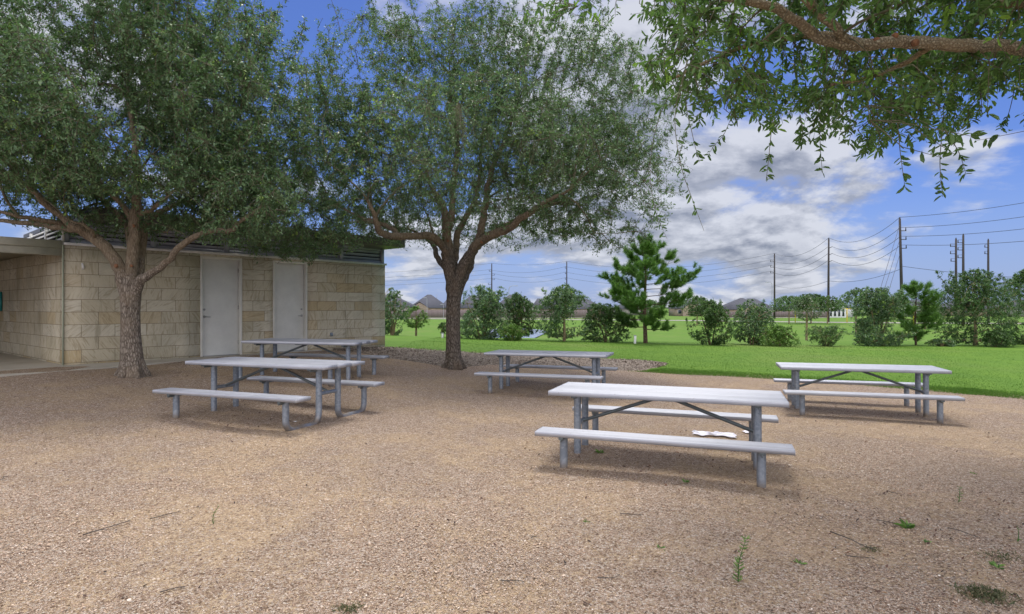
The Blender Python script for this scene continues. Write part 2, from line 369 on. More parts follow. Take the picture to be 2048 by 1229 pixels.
M_leaf = leafmat('oak_leaf', [(0, (.052, .104, .048)), (.35, (.108, .195, .088)), (.75, (.185, .285, .135)), (.9, (.24, .34, .14)), (.97, (.30, .46, .09)), (1, (.34, .50, .09))], .30, .38)
M_leafn = leafmat('near_oak_leaf', [(0, (.055, .108, .032)), (.5, (.105, .195, .055)), (.85, (.17, .28, .07)), (.95, (.22, .40, .05)), (1, (.28, .46, .06))], .42, .40)
M_shrub = leafmat('shrub_leaf', [(0, (.028, .065, .022)), (.5, (.06, .125, .04)), (.9, (.11, .20, .06)), (1, (.20, .33, .08))], .3, .45)
M_shrubm = leafmat('mid_shrub_leaf', [(0, (.04, .085, .025)), (.5, (.085, .16, .05)), (.9, (.14, .24, .075)), (1, (.22, .34, .09))], .32, .45)
M_shrubl = leafmat('light_shrub_leaf', [(0, (.06, .13, .02)), (.5, (.12, .23, .04)), (1, (.24, .38, .07))], .35, .45)
M_blossom = leafmat('flowering_leaf', [(0, (.05, .10, .035)), (.6, (.10, .17, .06)), (.8, (.35, .38, .30)), (1, (.62, .60, .56))], .3, .5)
M_needle = leafmat('pine_needle', [(0, (.045, .11, .022)), (.5, (.10, .225, .035)), (1, (.20, .36, .06))], .25, .5)
M_weed = leafmat('weed_leaf', [(0, (.06, .14, .03)), (.5, (.13, .26, .05)), (1, (.26, .42, .10))], .35, .5)
M_drygr = leafmat('dry_grass', [(0, (.05, .07, .03)), (.5, (.12, .12, .06)), (1, (.25, .20, .12))], .2, .7)

def m_water(T, b):
    c = obj_co(T); n = T.noise(T.scale(c, (1, .4, 1)), 1.6, 4, .6)
    P_(T, b, (.25, .30, .36), .12, normal=T.bump(n, .25, .1), spec=.9)
M_water = mat('pond_water', m_water)
M_asph = paint('road_surface', (.36, .33, .30), .9, .08, sc=.3)
def m_shingle(T, b):
    c = obj_co(T); n = T.noise(c, .6, 4, .6); f = T.noise(T.scale(c, (1, 1, 5)), 2.2, 4, .7)
    col = T.mix(n, (.045, .05, .065), (.075, .08, .10)); col = T.mix(T.maprange(f, .4, .7, 0, .4), col, (.11, .11, .13)); P_(T, b, col, .9)
M_shingle = mat('dark_roof_shingle', m_shingle)
M_brick = paint('tan_brick', (.38, .30, .24), .9, .15, sc=2)
M_brick2 = paint('grey_brick', (.33, .31, .30), .9, .12, sc=2)
M_wwall = paint('white_siding', (.72, .73, .76), .7, .05)
M_glass = paint('dark_window_glass', (.03, .04, .06), .1, .1)
def m_fence(T, b):
    c = obj_co(T); sp = T.node('ShaderNodeSeparateXYZ'); T.put(sp.inputs[0], c); s = T.noise(T.scale(c, (7, .01, .2)), 1, 3, .7)
    P_(T, b, T.mix(T.maprange(s, .3, .7), (.13, .10, .10), (.25, .20, .20)), .9)
M_fence = mat('weathered_fence', m_fence)
M_pole = paint('dark_steel_pole', (.045, .038, .036), .7, .15, sc=.5)
M_wire = paint('wire', (.05, .05, .06), .6, .05)
M_lamp = paint('lamp_post_metal', (.35, .37, .40), .5, .05)
M_yellow = paint('yellow_paint', (.75, .55, .03), .5, .05)
def m_cloth(T, b):
    c = obj_co(T); P_(T, b, T.mix(T.noise(c, 9, 4), (.70, .69, .76), (.84, .83, .88)), .9, normal=T.bump(T.noise(c, 220, 2), .1, .001))
M_cloth = mat('white_cotton', m_cloth)
M_twig = paint('dry_twig', (.10, .085, .07), .9, .2, sc=12)
M_litter = mat('leaf_litter', lambda T, b: P_(T, b, T.ramp(tint_attr(T), [(0, (.03, .02, .015)), (.5, (.09, .045, .03)), (.85, (.20, .10, .05)), (1, (.30, .22, .10))]), .8))

# ------------------------------------------------------------------ terrain
CB = .546                                              # concrete level by the building
crest = [(770, .42), (900, .30), (1000, .21), (1250, .066), (1500, -.03), (2048, -.045)]
ctrl = [(1.7, 6.5, .042), (.5, 6.1, .05), (2.4, 5.4, .03), (-2.8, 7.3, .152), (-4.0, 8.0, .16), (-3.4, 9.4, .19), (-4, 11.5, .33), (-3.1, 11.1, .33), (.75, 11.7, .035), (-.5, 11.3, .05), (2, 11.5, .02),
        (6, 10, -.06), (7.2, 8.8, -.06), (4.6, 9.5, -.05), (-7, 10.8, .436), (-1.47, 14.8, .15),
        (0, 0, 0), (3, 1.5, 0), (-2.5, 2.5, .03), (-3, 3.4, .04), (8, 3, -.05), (12, 6, -.1), (-6, 4, .15), (-7, 7, .32), (-9, 7.5, .48), (-12, 6, .5),
        (-8.65, 9.88, .542), (-8.03, 10.82, .538), (-7.1, 12.72, .538), (-6.02, 14.77, .538), (-10, 9, .54), (-4.6, 16.5, .50), (-3.5, 17.2, .47), (-9, 13, .44), (-7, 16, .44), (-12, 12, .44),
        (-3.2, 14.7, .42), (-.31, 15.3, .2), (3.15, 15.3, .03), (4.25, 17.7, .05), (-.3, 17.8, .24), (-4, 18.5, .47), (-3, 21, .44),
        (5.9, 14.5, -.04), (9.9, 11.3, -.06), (9, 15, -.06), (14, 12, -.1), (12, 20, -.05), (2, 21, .12), (7, 21, 0), (-7, 22, .5), (-12, 20, .5), (20, 20, -.05), (-20, 15, .5), (-20, 25, .6), (20, 5, -.1), (-15, 0, .3), (0, -15, 0), (15, -10, -.05), (-15, -12, .2)]
for px, z in crest: ctrl.append(((px - 1024) / F * 24.5, 24.5, z))
cp = np.array(ctrl)
def _tps(d2): return np.where(d2 > 1e-12, .5 * d2 * np.log(np.maximum(d2, 1e-12)), 0)
_A = _tps(((cp[:, None, :2] - cp[None, :, :2]) ** 2).sum(-1)) + np.eye(len(cp)) * .01
_B = np.hstack([np.ones((len(cp), 1)), cp[:, :2]])
_M = np.block([[_A, _B], [_B.T, np.zeros((3, 3))]]); _w = np.linalg.solve(_M, np.concatenate([cp[:, 2], np.zeros(3)]))
_cx = np.array([(p - 1024) / F * 24.5 for p, _ in crest]); _cz = np.array([z for _, z in crest])
def ground(x, y):
    x = np.asarray(x, float); y = np.asarray(y, float); sh = x.shape; xf = x.ravel(); yf = y.ravel(); out = np.empty(len(xf))
    for i in range(0, len(xf), 20000):
        X = xf[i:i + 20000]; Y = yf[i:i + 20000]; Xc = np.clip(X, -22, 22); Yc = np.clip(Y, -16, 24.5)
        d2 = (Xc[:, None] - cp[None, :, 0]) ** 2 + (Yc[:, None] - cp[None, :, 1]) ** 2
        near = _tps(d2) @ _w[:len(cp)] + _w[-3] + _w[-2] * Xc + _w[-1] * Yc
        s = np.clip((Y - 24.5) / 42, 0, 1); s2 = s * s * (3 - 2 * s) * .55 + s * .45
        cz = np.interp(X / np.maximum(Y, 24.5) * 24.5, _cx, _cz)
        k = np.clip((Y - 21) / 3.5, 0, 1); near = near * (1 - k) + cz * k
        roll = .05 * np.sin(X * .21 + 1) * np.sin(Y * .17) * np.clip((Y - 27) / 10, 0, 1) * np.clip((120 - Y) / 30, 0, 1)
        out[i:i + 20000] = np.where(Y > 24.5, cz + (-1.8 - cz) * s2 + roll, near)
    return out.reshape(sh)
def gz(x, y): return float(ground(np.array([x]), np.array([y]))[0])

def sheet(XY, dz):
    """grid of points (r,c,2) draped on the terrain"""
    r, c, _ = XY.shape; Z = ground(XY[..., 0], XY[..., 1]) + dz; V = np.dstack([XY, Z]).reshape(-1, 3)
    i = np.arange(r - 1)[:, None] * c; j = np.arange(c - 1)[None, :]
    return V, np.stack([i + j, i + j + 1, i + c + j + 1, i + c + j], -1).reshape(-1, 4)

def grow_axis(a, b, fine_a, fine_b, fine, ratio):
    v = list(np.arange(fine_a, fine_b, fine)); s = fine
    while v[-1] < b: s *= ratio; v.append(v[-1] + s)
    s = fine; pre = [v[0]]
    while pre[-1] > a: s *= ratio; pre.append(pre[-1] - s)
    return np.array(pre[:0:-1] + v)
gx = grow_axis(-60, 60, -9, 11, .12, 1.25); gy = grow_axis(-40, 60, 1.5, 17, .12, 1.25)
GX, GY = np.meshgrid(gx, gy)
V, Q = sheet(np.dstack([GX, GY]), 0)
far = np.clip((V[:, 1] - 20) / 3, 0, 1); V[:, 2] -= far * .35                  # dives under the lawn sheet
lump = .012 * np.sin(V[:, 0] * 2.1 + np.sin(V[:, 1] * 1.3)) * np.sin(V[:, 1] * 1.7 + 1) + .006 * (rng.random(len(V)) - .5)
V[:, 2] += lump * (V[:, 1] < 15)
tag(MB().add(V, Q).build('gravel_ground', M_gravel, smooth=True), 'tan decomposed granite gravel under the picnic tables', 'ground', kind='structure')

# lawn: near edge polyline, ruled out to the horizon
edge = spline([(-40, 15.5), (-20, 15.5), (-9, 15.4), (-5.8, 16.4), (-4.6, 17.0), (-3.2, 14.9), (-.31, 15.4), (1.6, 15.5), (3.15, 15.3), (4.4, 14.95), (5.9, 14.5), (7.75, 13.4), (9.06, 12.1), (9.9, 11.3), (12, 9), (15, 5), (20, 0), (30, -8)], 420)
wob = np.cumsum(rng.normal(0, 1, 420)); wob = np.convolve(wob - np.convolve(wob, np.ones(31) / 31, 'same'), np.ones(3) / 3, 'same') * .012
edge = edge + wob[:, None] * np.array([.2, 1])
ang = np.interp(np.arange(420), [0, 60, 180, 300, 380, 419], [R(150), R(128), R(97), R(62), R(30), R(12)])
tt = np.concatenate([np.linspace(0, 1, 14)[:-1] * .0035, .0035 + (np.linspace(0, 1, 60) ** 2.6) * .9965])
farp = np.stack([np.cos(ang), np.sin(ang)], -1) * 2600
XY = edge[None] + (farp - edge)[None] * tt[:, None, None]
V, Q = sheet(XY, .022); V[:420, 2] -= .05
lawn = MB().add(V, Q); lawn = tag(lawn.build('lawn', M_lawn, smooth=True), 'bright green mown lawn beyond the gravel', 'lawn', kind='structure')

# mulch bed between gravel and lawn, round the middle oak
mn = spline([(-5.2, 16.4), (-4.0, 15.4), (-3.2, 14.75), (-1.8, 14.9), (-.31, 15.25), (1.4, 15.35), (3.0, 15.28), (3.9, 15.9), (4.3, 16.6)], 140)
mf = spline([(-5.2, 16.6), (-4.2, 17.3), (-3.2, 17.4), (-1.8, 17.6), (-.3, 17.85), (1.4, 17.95), (3.0, 17.9), (4.0, 17.6), (4.5, 16.9)], 140)
s_ = np.linspace(0, 1, 16)[:, None, None]; XY = mn[None] * (1 - s_) + mf[None] * s_
V, Q = sheet(XY, .045); V[:, 2] += rng.normal(0, .004, len(V)); e_ = np.concatenate([np.arange(140), np.arange(140) + 15 * 140]); V[e_, 2] -= .06
tag(MB().add(V, Q).build('mulch_bed', M_mulch), 'grey brown mulch bed between gravel and lawn', 'mulch bed', kind='structure')

def scatter_flat(n, pts, sz, aspect, dz, tilt=.5, g=rng):
    """n flat irregular chips: centre pts (n,2), size arrays"""
    z = ground(pts[:, 0], pts[:, 1]) + dz; a = g.random(n) * 6.283; t1 = g.normal(0, tilt, n); t2 = g.normal(0, tilt, n)
    u = np.stack([np.cos(a), np.sin(a), t1], -1); v = np.stack([-np.sin(a), np.cos(a), t2], -1)
    return np.column_stack([pts, z]), unit(u) * sz[:, None], unit(v) * (sz * aspect)[:, None]
# chips
k = 9000; q = rng.random((k, 2)); ii = (q[:, 0] * 138).astype(int); pts = mn[ii] * (1 - q[:, 1:]) + mf[ii] * q[:, 1:] + rng.normal(0, .05, (k, 2))
C, u, v = scatter_flat(k, pts, rng.uniform(.012, .038, k), rng.uniform(.25, .6, k), .052)
V = np.stack([C - u, C - v, C + u, C + v], 1).reshape(-1, 3)
tag(MB().add(V, np.arange(k * 4).reshape(-1, 4), tint=rng.random(k)).build('mulch_chips', M_chip, tint=True), 'scattered wood mulch chips on the mulch bed', 'mulch', kind='stuff')
# pebbles near the camera: squashed octahedra
def pebbles(n, ymin, ymax, smin, smax, pw=1.0):
    y = ymin + (ymax - ymin) * rng.random(n) ** pw; x = (rng.random(n) * 2 - 1) * (y * .92 + .3)
    s = smin + (smax - smin) * rng.random(n) ** 3; C, u, v = scatter_flat(n, np.column_stack([x, y]), s, rng.uniform(.55, .95, n), 0, .25)
    w = unit(np.cross(u, v)) * (s * rng.uniform(.35, .6, n))[:, None]; C[:, 2] += s * .18
    u = u + rng.normal(0, .12, (n, 3)) * s[:, None]
    V = np.stack([C + u, C + v, C - u * rng.uniform(.7, 1.1, (n, 1)), C - v, C + w + u * .2, C - w], 1).reshape(-1, 3)
    b = np.arange(n)[:, None, None] * 6; T = np.array([(0, 1, 4), (1, 2, 4), (2, 3, 4), (3, 0, 4)])[None] + b
    return V, T.reshape(-1, 3), np.repeat(np.clip(rng.normal(.5, .2, n), 0, 1), 4)
mb = MB()
for args in ((46000, 2.6, 5.6, .003, .0085, 1.0), (46000, 4, 10, .004, .0105, 1.0), (1100, 2.6, 9, .009, .017, 1.0)):
    V, T_, ti = pebbles(*args); mb.add(V, None, T_, tint=ti)
tag(mb.build('loose_gravel', M_pebble, tint=True), 'loose pale pink and tan stone chips on the ground', 'gravel', kind='stuff')
# leaf litter
k = 3600; y = 2.7 + 15 * rng.random(k) ** 1.2; x = (rng.random(k) * 2 - 1) * y * .9
dense = rng.random(k); x = np.where(dense < .35, 2.2 + rng.random(k) * 3.2, x); y = np.where(dense < .35, 2.8 + rng.random(k) * 2.6, y)
tb_ = rng.integers(0, 5, k); un = rng.random(k) < .35
tcx = np.array([1.7, -3.4, -4.0, .75, 5.9])[tb_]; tcy = np.array([6.3, 8.2, 11.3, 11.5, 9.8])[tb_]; ux_ = rng.normal(0, .8, k); uy_ = rng.normal(0, .45, k)
x = np.where(un, tcx + ux_ * .94 + uy_ * .34, x); y = np.where(un, tcy - ux_ * .34 + uy_ * .94, y)
keep = (x * -.75 + 0 > -99) & ((x + 8.948) * .75 - (y - 11.672) * .661 > .3); x, y = x[keep], y[keep]; k = len(x)
C, u, v = scatter_flat(k, np.column_stack([x, y]), rng.uniform(.006, .024, k), rng.uniform(.2, .5, k), .012, .4)
V = np.stack([C - u, C - v, C + u, C + v], 1).reshape(-1, 3)
tag(MB().add(V, np.arange(k * 4).reshape(-1, 4), tint=rng.random(k)).build('leaf_litter', M_litter, tint=True), 'dry brown oak leaves scattered over the gravel', 'leaf litter', kind='stuff')
# grass blades over the near lawn
def blades(n):
    q = rng.random((n, 2)); fi = 60 + q[:, 0] * 320; i = fi.astype(int); ff = (fi - i)[:, None]; f = np.where(rng.random(n) < .25, (q[:, 1] - .22) * .00045, q[:, 1] ** 1.3 * .006)
    e0 = edge[i] * (1 - ff) + edge[i + 1] * ff; f0 = farp[i] * (1 - ff) + farp[i + 1] * ff; p = e0 + (f0 - e0) * f[:, None] + rng.normal(0, .02, (n, 2)); return p
k = 260000; p = blades(k)
def in_mulch(p):
    yn = np.interp(p[:, 0], mn[:, 0], mn[:, 1]); yf = np.interp(p[:, 0], mf[:, 0], mf[:, 1]); return (p[:, 0] > -5.2) & (p[:, 0] < 4.4) & (p[:, 1] > yn - .2) & (p[:, 1] < yf)
p = p[~in_mulch(p)]; inb = ((p[:, 0] + 8.948) * .75 - (p[:, 1] - 11.672) * .661 < 0) & (p[:, 0] < -3.5); p = p[~inb]; k = len(p)
z = ground(p[:, 0], p[:, 1]) + .015; B = np.column_stack([p, z]); a = rng.random(k) * 6.283; h = rng.uniform(.018, .038, k); w = rng.uniform(.003, .006, k)
sd = np.column_stack([np.cos(a), np.sin(a), np.zeros(k)]) * w[:, None]; tip = B + np.column_stack([rng.normal(0, .02, k), rng.normal(0, .02, k), h])
V = np.stack([B - sd, B + sd, tip], 1).reshape(-1, 3)
tag(MB().add(V, None, np.arange(k * 3).reshape(-1, 3), tint=np.clip(rng.normal(.66, .12, k), 0, 1)).build('grass', M_blade, tint=True), 'short green grass blades standing on the near lawn', 'grass', kind='stuff')

# concrete apron and porch floor
def slab(name, poly, z0, z1, m, label, cat):
    n = len(poly); me = bpy.data.meshes.new(name); V = [(x, y, z0) for x, y in poly] + [(x, y, z1) for x, y in poly]
    me.from_pydata(V, [], [tuple(range(n, 2 * n))] + [tuple(reversed(range(n)))] + [(i, (i + 1) % n, n + (i + 1) % n, n + i) for i in range(n)])
    me.materials.append(m); me.update(); o = bpy.data.objects.new(name, me); COL.objects.link(o)
    bv = o.modifiers.new('bevel', 'BEVEL'); bv.width = .012; bv.segments = 2; bv.limit_method = 'ANGLE'
    return tag(o, label, cat, kind='structure')
UX = np.array([.661, .750]); NX = np.array([.750, -.661]); C0 = np.array([-8.948, 11.672])
def bw(t, n): return tuple(C0 + UX * t + NX * n)
slab('pavement', [(-14.5, 6.4), (-10.2, 8.0), (-8.65, 9.88), (-8.03, 10.82), (-7.45, 11.95), (-7.05, 12.75), (-6.5, 13.85), (-5.98, 14.8), (-5.2, 15.85), bw(6.2, -.3), bw(0.2, -.3), bw(-.5, -9), bw(-9, -9)], .30, CB, M_conc, 'pale concrete pavement in front of the stone building', 'pavement')
slab('footpath', [(-3.10, 3.50), (-2.68, 3.02), (-2.2, 2.45), (-1.4, 1.2), (-3.6, -1), (-6, 1), (-4.4, 4.3)], -.1, .07, paint('dull_path_concrete', (.34, .32, .26), .9, .15), 'concrete path edge at the bottom left corner', 'path')

# pond and road
n = 60; a = np.linspace(0, 2 * math.pi, n, endpoint=False)
r_ = 1 + .10 * np.sin(3 * a + 1) + .06 * np.sin(5 * a)
poly = np.column_stack([-.2 + 3.9 * np.cos(a) * r_, 76 + 18 * np.sin(a) * r_])
poly[:, 0] += (poly[:, 1] - 60) * .03
V = np.column_stack([poly, np.full(n, -1.70)]); V = np.vstack([V, [0, 74, -1.70]])
T_ = [(n, i, (i + 1) % n) for i in range(n)]
tag(MB().add(V, None, T_).build('pond', M_water), 'pale reflecting pond seen between the shrubs', 'pond', kind='structure')
rd = spline([(-60, 172), (0, 158), (45.6, 142), (60, 132), (90.6, 121), (140, 116), (260, 112)], 80)
d = unit(np.gradient(rd, axis=0)); nn = np.column_stack([-d[:, 1], d[:, 0]])
V, Q = sheet(np.stack([rd - nn * 3.4, rd + nn * 3.4]), .07)
tag(MB().add(V, Q).build('road', M_asph), 'pale road crossing the far grass', 'road', kind='structure')

# ------------------------------------------------------------------ restroom building (local x along the front wall, local y into the building)
bld = empty('restroom_building', (C0[0], C0[1], CB), math.atan2(UX[1], UX[0]))
tag(bld, 'low pale sandstone restroom building with two white doors and grey louvres', 'building')
WL, WH = 7.785, 2.40
DOORS = [(2.571, .96, 'L'), (4.317, .942, 'R')]; DH = 2.345
mb = MB(); x0 = 0
for dx, dw, _ in DOORS:
    mb.box(((x0 + dx) / 2, .15, WH / 2 - .1), (dx - x0, .3, WH + .2)); mb.box((dx + dw / 2, .15, (DH + WH) / 2), (dw, .3, WH - DH)); x0 = dx + dw
mb.box(((x0 + WL) / 2, .15, WH / 2 - .1), (WL - x0, .3, WH + .2))
mb.build('wall', M_stone, bld)
mb = MB(); mb.box((WL - .15, 3.15, WH / 2 - .1), (.3, 5.7, WH + .2)); mb.build('wall', M_stone, bld)          # far end wall
# porch wall running back from the corner
mb = MB(); L_ = 9.0; V = [(.0, .302, -.2), (.28, .302, -.2), (.28 - .053 * L_, L_, -.2), (-.053 * L_, L_, -.2)]; V = V + [(a, b, WH) for a, b, _ in V]
mb.add(V, [(3, 2, 1, 0), (4, 5, 6, 7), (0, 1, 5, 4), (1, 2, 6, 5), (2, 3, 7, 6), (3, 0, 4, 7)]); mb.build('wall', M_stone, bld)
mb = MB(); mb.box((-.012, -.006, WH / 2), (.026, .030, WH)); mb.build('corner_trim', paint('pale_corner_trim', (.42, .45, .33), .6), bld)
mb = MB(); mb.box((WL / 2 + .015, -.022, WH + .028), (WL + .03, .06, .055)); mb.box((WL / 2 + .015, .1, WH + .012), (WL + .02, .3, .02)); mb.build('flashing', M_flash, bld)
# doors
for i, (dx, dw, side) in enumerate(DOORS):
    fw = .048
    f = MB(); f.box((dx + fw / 2, .05, DH / 2), (fw, .14, DH)); f.box((dx + dw - fw / 2, .05, DH / 2), (fw, .14, DH)); f.box((dx + dw / 2, .05, DH - fw / 2), (dw - 2 * fw - .002, .14, fw))
    door = MB().box((dx + dw / 2, .105, (DH - fw) / 2 + .006), (dw - 2 * fw - .008, .045, DH - fw - .012)).build('door', M_door, bld, bevel=.002)
    f.build('door_frame', M_frame, door, bevel=.003)
    hx = dx + fw + .07 if side == 'L' else dx + dw - fw - .07; sg = 1 if side == 'L' else -1
    h = MB(); h.disc((hx, .075, .93), .030, .014, 20, (0, 1, 0)); h.tube([(hx, .075, .93), (hx, .028, .93), (hx + sg * .03, .024, .93), (hx + sg * .125, .026, .925)], [.011, .011, .010, .008], 10)
    h.build('handle', M_steel, door, smooth=True)
    h = MB(); h.disc((hx, .074, 1.10), .026, .016, 20, (0, 1, 0)); h.disc((hx, .060, 1.10), .013, .016, 12, (0, 1, 0)); h.build('lock', M_steel, door)
    t_ = MB().box((dx + dw / 2, .10, .004), (dw, .2, .012)); t_.build('threshold', M_steel, door)
    for hz in (.25, 1.1, 2.0):
        q_ = dx + dw - fw - .004 if side == 'L' else dx + fw + .004
        MB().tube([(q_, .078, hz), (q_, .078, hz + .1)], .008, 8).build('hinge', M_steel, door)
# louvre band above
LZ0, LZ1 = WH + .022, WH + .50 + .0
LZ1 = 3.435 - CB
mb = MB(); mb.box((WL / 2, .17, (LZ0 + LZ1) / 2), (WL - .1, .02, LZ1 - LZ0)); mb.build('louvre_backing', M_dark, bld)
lv = MB(); lv.box((WL / 2, .075, LZ0 + .055), (WL - .06, .05, .11)); lv.box((WL / 2, .075, LZ1 - .03), (WL - .06, .05, .06))
for x in (.05, 1.62, 3.19, 4.76, 6.33, WL - .06): lv.box((x, .07, (LZ0 + LZ1) / 2), (.11, .07, LZ1 - LZ0 - .01))
z = LZ0 + .135
while z < LZ1 - .08: lv.box((WL / 2, .085, z + .02), (WL - .14, .012, .080), tilt=(.62, 0, 0)); z += .102
lv.build('louvre', M_louver, bld)
r = MB(); r.box(((.30 + WL + .125) / 2, 2.6, LZ1 + .115), (WL + .125 - .30, 6.8, .23)); r.build('roof', M_roofm, bld, bevel=.01)
MB().box((WL - .2, 3.1, (WH + LZ1) / 2), (.1, 5.6, LZ1 - WH - .02)).build('louvre_wall', M_louver, bld)
# porch: beam, soffit, side louvre slats coloured white to paint in sky light
mb = MB(); mb.box((-3.05, .06, 2.411), (6.06, .14, .152)); mb.box((-3.05, .075, 2.262), (6.06, .11, .146)); mb.build('beam', M_beam, bld)
MB().box((-4.6, 9.15, WH / 2 - .1), (9.1, .3, WH + .19)).build('wall', M_stone, bld)
mb = MB(); mb.box((-4.565, 4.72, 2.395), (9.17, 9.16, .12)); mb.build('porch_ceiling', M_ceil, bld)
MB().box((.06, 3.0, (WH + LZ1) / 2), (.02, 5.7, LZ1 - WH - .03)).build('louvre_backing', M_dark, bld)
lv = MB(); z = WH + .05
while z < LZ1 - .03: lv.box((.0, 3.05, z), (.010, 6.0, .048), tilt=(0, .5, 0)); z += .088
for y in (.03, 1.55, 3.1, 4.6): lv.box((-.005, y, (WH + LZ1) / 2), (.05, .05, LZ1 - WH - .02))
lv.build('louvre', M_flash, bld)
import bmesh
for o in bld.children:                                 # finer faces shade more evenly under the porch
    if o.name.split('.')[0] in ('wall', 'porch_ceiling', 'beam'):
        bm_ = bmesh.new(); bm_.from_mesh(o.data); bmesh.ops.subdivide_edges(bm_, edges=bm_.edges, cuts=5, use_grid_fill=True); bm_.to_mesh(o.data); bm_.free()
# small fittings
MB().box((5.98, -.012, .40), (.075, .03, .10)).disc((5.98, -.05, .38), .016, .07, 10, (0, 1, 0)).build('hose_tap', M_galv, bld, bevel=.004)
mb = MB(); mb.tube([(.32, -.005, 1.93), (.315, -.025, 1.985), (.30, -.03, 2.05)], [.018, .022, .014], 10); mb.build('wall_bracket', M_white, bld)
sg = MB(); sg.box((-.02 - .053 * 5.05, 5.25, 1.30), (.03, .5, .48)); o = sg.build('wall_sign', M_teal, None)
o.parent = bld

# ------------------------------------------------------------------ picnic tables
BSP, BHW, BHT, THW, THT, HL = .817, .143, .405, .46, .76, 1.22
def planks(n, half, top, th):
    """extruded aluminium planks side by side with shallow ribs"""
    mb = MB(); w = 2 * half / n
    for p in range(n):
        y0 = -half + p * w + .006; y1 = -half + (p + 1) * w - .006; prof = [(y0, top - th), (y0, top - .002), (y0 + .003, top)]
        ribs = 6; gy = np.linspace(y0 + .022, y1 - .022, ribs)
        for g in gy: prof += [(g - .009, top), (g - .007, top - .010), (g + .007, top - .010), (g + .009, top)]
        prof += [(y1 - .003, top), (y1, top - .002), (y1, top - th)]
        k = len(prof); V = [(-HL + .004, a, b) for a, b in prof] + [(HL - .004, a, b) for a, b in prof]
        mb.add(V, [(i, i + 1, k + i + 1, k + i) for i in range(k - 1)] + [(k - 1, 0, k, 2 * k - 1)])
        for sx in (-1, 1): mb.box((sx * (HL - .001), (y0 + y1) / 2, top - th / 2 - .0005), (.008, y1 - y0 + .010, th + .003))
    return mb
def make_table(sinks):
    root = empty('picnic_table', (0, 0, 0))
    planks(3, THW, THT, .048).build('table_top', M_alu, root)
    for s in (-1, 1):
        b = planks(1, BHW, BHT, .044); 
        for V in b.V: V[:, 1] += s * BSP
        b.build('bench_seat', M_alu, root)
        for sx in (-1, 1): MB().box((sx * .95, s * BSP + .0, BHT - .058), (.05, .25, .026)).box((sx * .95, s * (BSP + .02), BHT - .080), (.012, .22, .024)).build('seat_bracket', M_brace, root, bevel=.002)
    for sx, sink in ((-1, sinks[0]), (1, sinks[1])):
        for s in (-1, 1):
            r = .0415; a = .13; yo, yi = s * BSP, s * .20; pts = [(yo, .35)]
            pts += [(yo, .22 - sink)]
            for t in np.linspace(0, math.pi / 2, 7): pts.append((yo - s * a * (1 - math.cos(t)), .004 - sink + a * (1 - math.sin(t))))
            for t in np.linspace(0, math.pi / 2, 7): pts.append((yi + s * a * (1 - math.sin(t)), .004 - sink + a * (1 - math.cos(t))))
            pts += [(yi, .3), (yi, .70)]
            MB().tube([(sx * .95, y, z) for y, z in pts], r, 16).build('leg_frame', M_galv, root, smooth=False)
        MB().box((sx * .95, 0, THT - .062), (.055, .80, .026)).box((sx * .95, 0, THT - .082), (.012, .74, .026)).build('top_bracket', M_brace, root, bevel=.002)
        MB().tube([(sx * .95, -.17, .36), (sx * .95, .17, .36)], .026, 12).build('cross_bar', M_galv, root)
        MB().tube([(sx * .05, 0, THT - .06), (sx * .09, 0, THT - .085), (sx * .92, 0, .375), (sx * .945, 0, .36)], [.016, .020, .020, .014], 10).build('brace', M_brace, root)
    MB().box((0, 0, THT - .056), (.2, .70, .018)).build('centre_bracket', M_brace, root)
    for o in root.children:
        if o.name.startswith('leg_frame') or o.name.startswith('cross') or o.name.startswith('brace'):
            o.data.polygons.foreach_set('use_smooth', np.ones(len(o.data.polygons), bool)); o.data.set_sharp_from_angle(angle=R(50)) if hasattr(o.data, 'set_sharp_from_angle') else None
    return root
TAB = [(1.709, 6.552, .012, -.343, .001, -.009, 'large silver picnic table nearest the camera with a white cloth beneath it'),
       (-3.421, 8.432, .172, -.373, .005, -.009, 'silver picnic table in front of the left oak with its curved legs exposed'),
       (-3.969, 11.512, .292, -.257, -.002, .008, 'silver picnic table beside the building doors, partly hidden behind another table'),
       (.745, 11.732, .038, -.336, .004, -.002, 'silver picnic table in front of the mulch bed, right of the middle oak trunk'),
       (5.899, 10.006, -.063, -.331, .007, -.001, 'silver picnic table standing beside the lawn edge')]
protos = {0: make_table((.16, .16)), 1: make_table((.13, .04))}; used = set()
for i, (x, y, z, a, ta, tb, lab) in enumerate(TAB):
    k = 1 if i in (1, 2) else 0; proto = protos[k]; o = proto
    if k in used:
        o = proto.copy(); COL.objects.link(o)
        for ch in proto.children:
            c = ch.copy(); COL.objects.link(c); c.parent = o
    used.add(k); o.location = (x, y, z); o.rotation_euler = (tb, -ta, a)
    tag(o, lab, 'picnic table', 'aluminium picnic tables on the gravel')

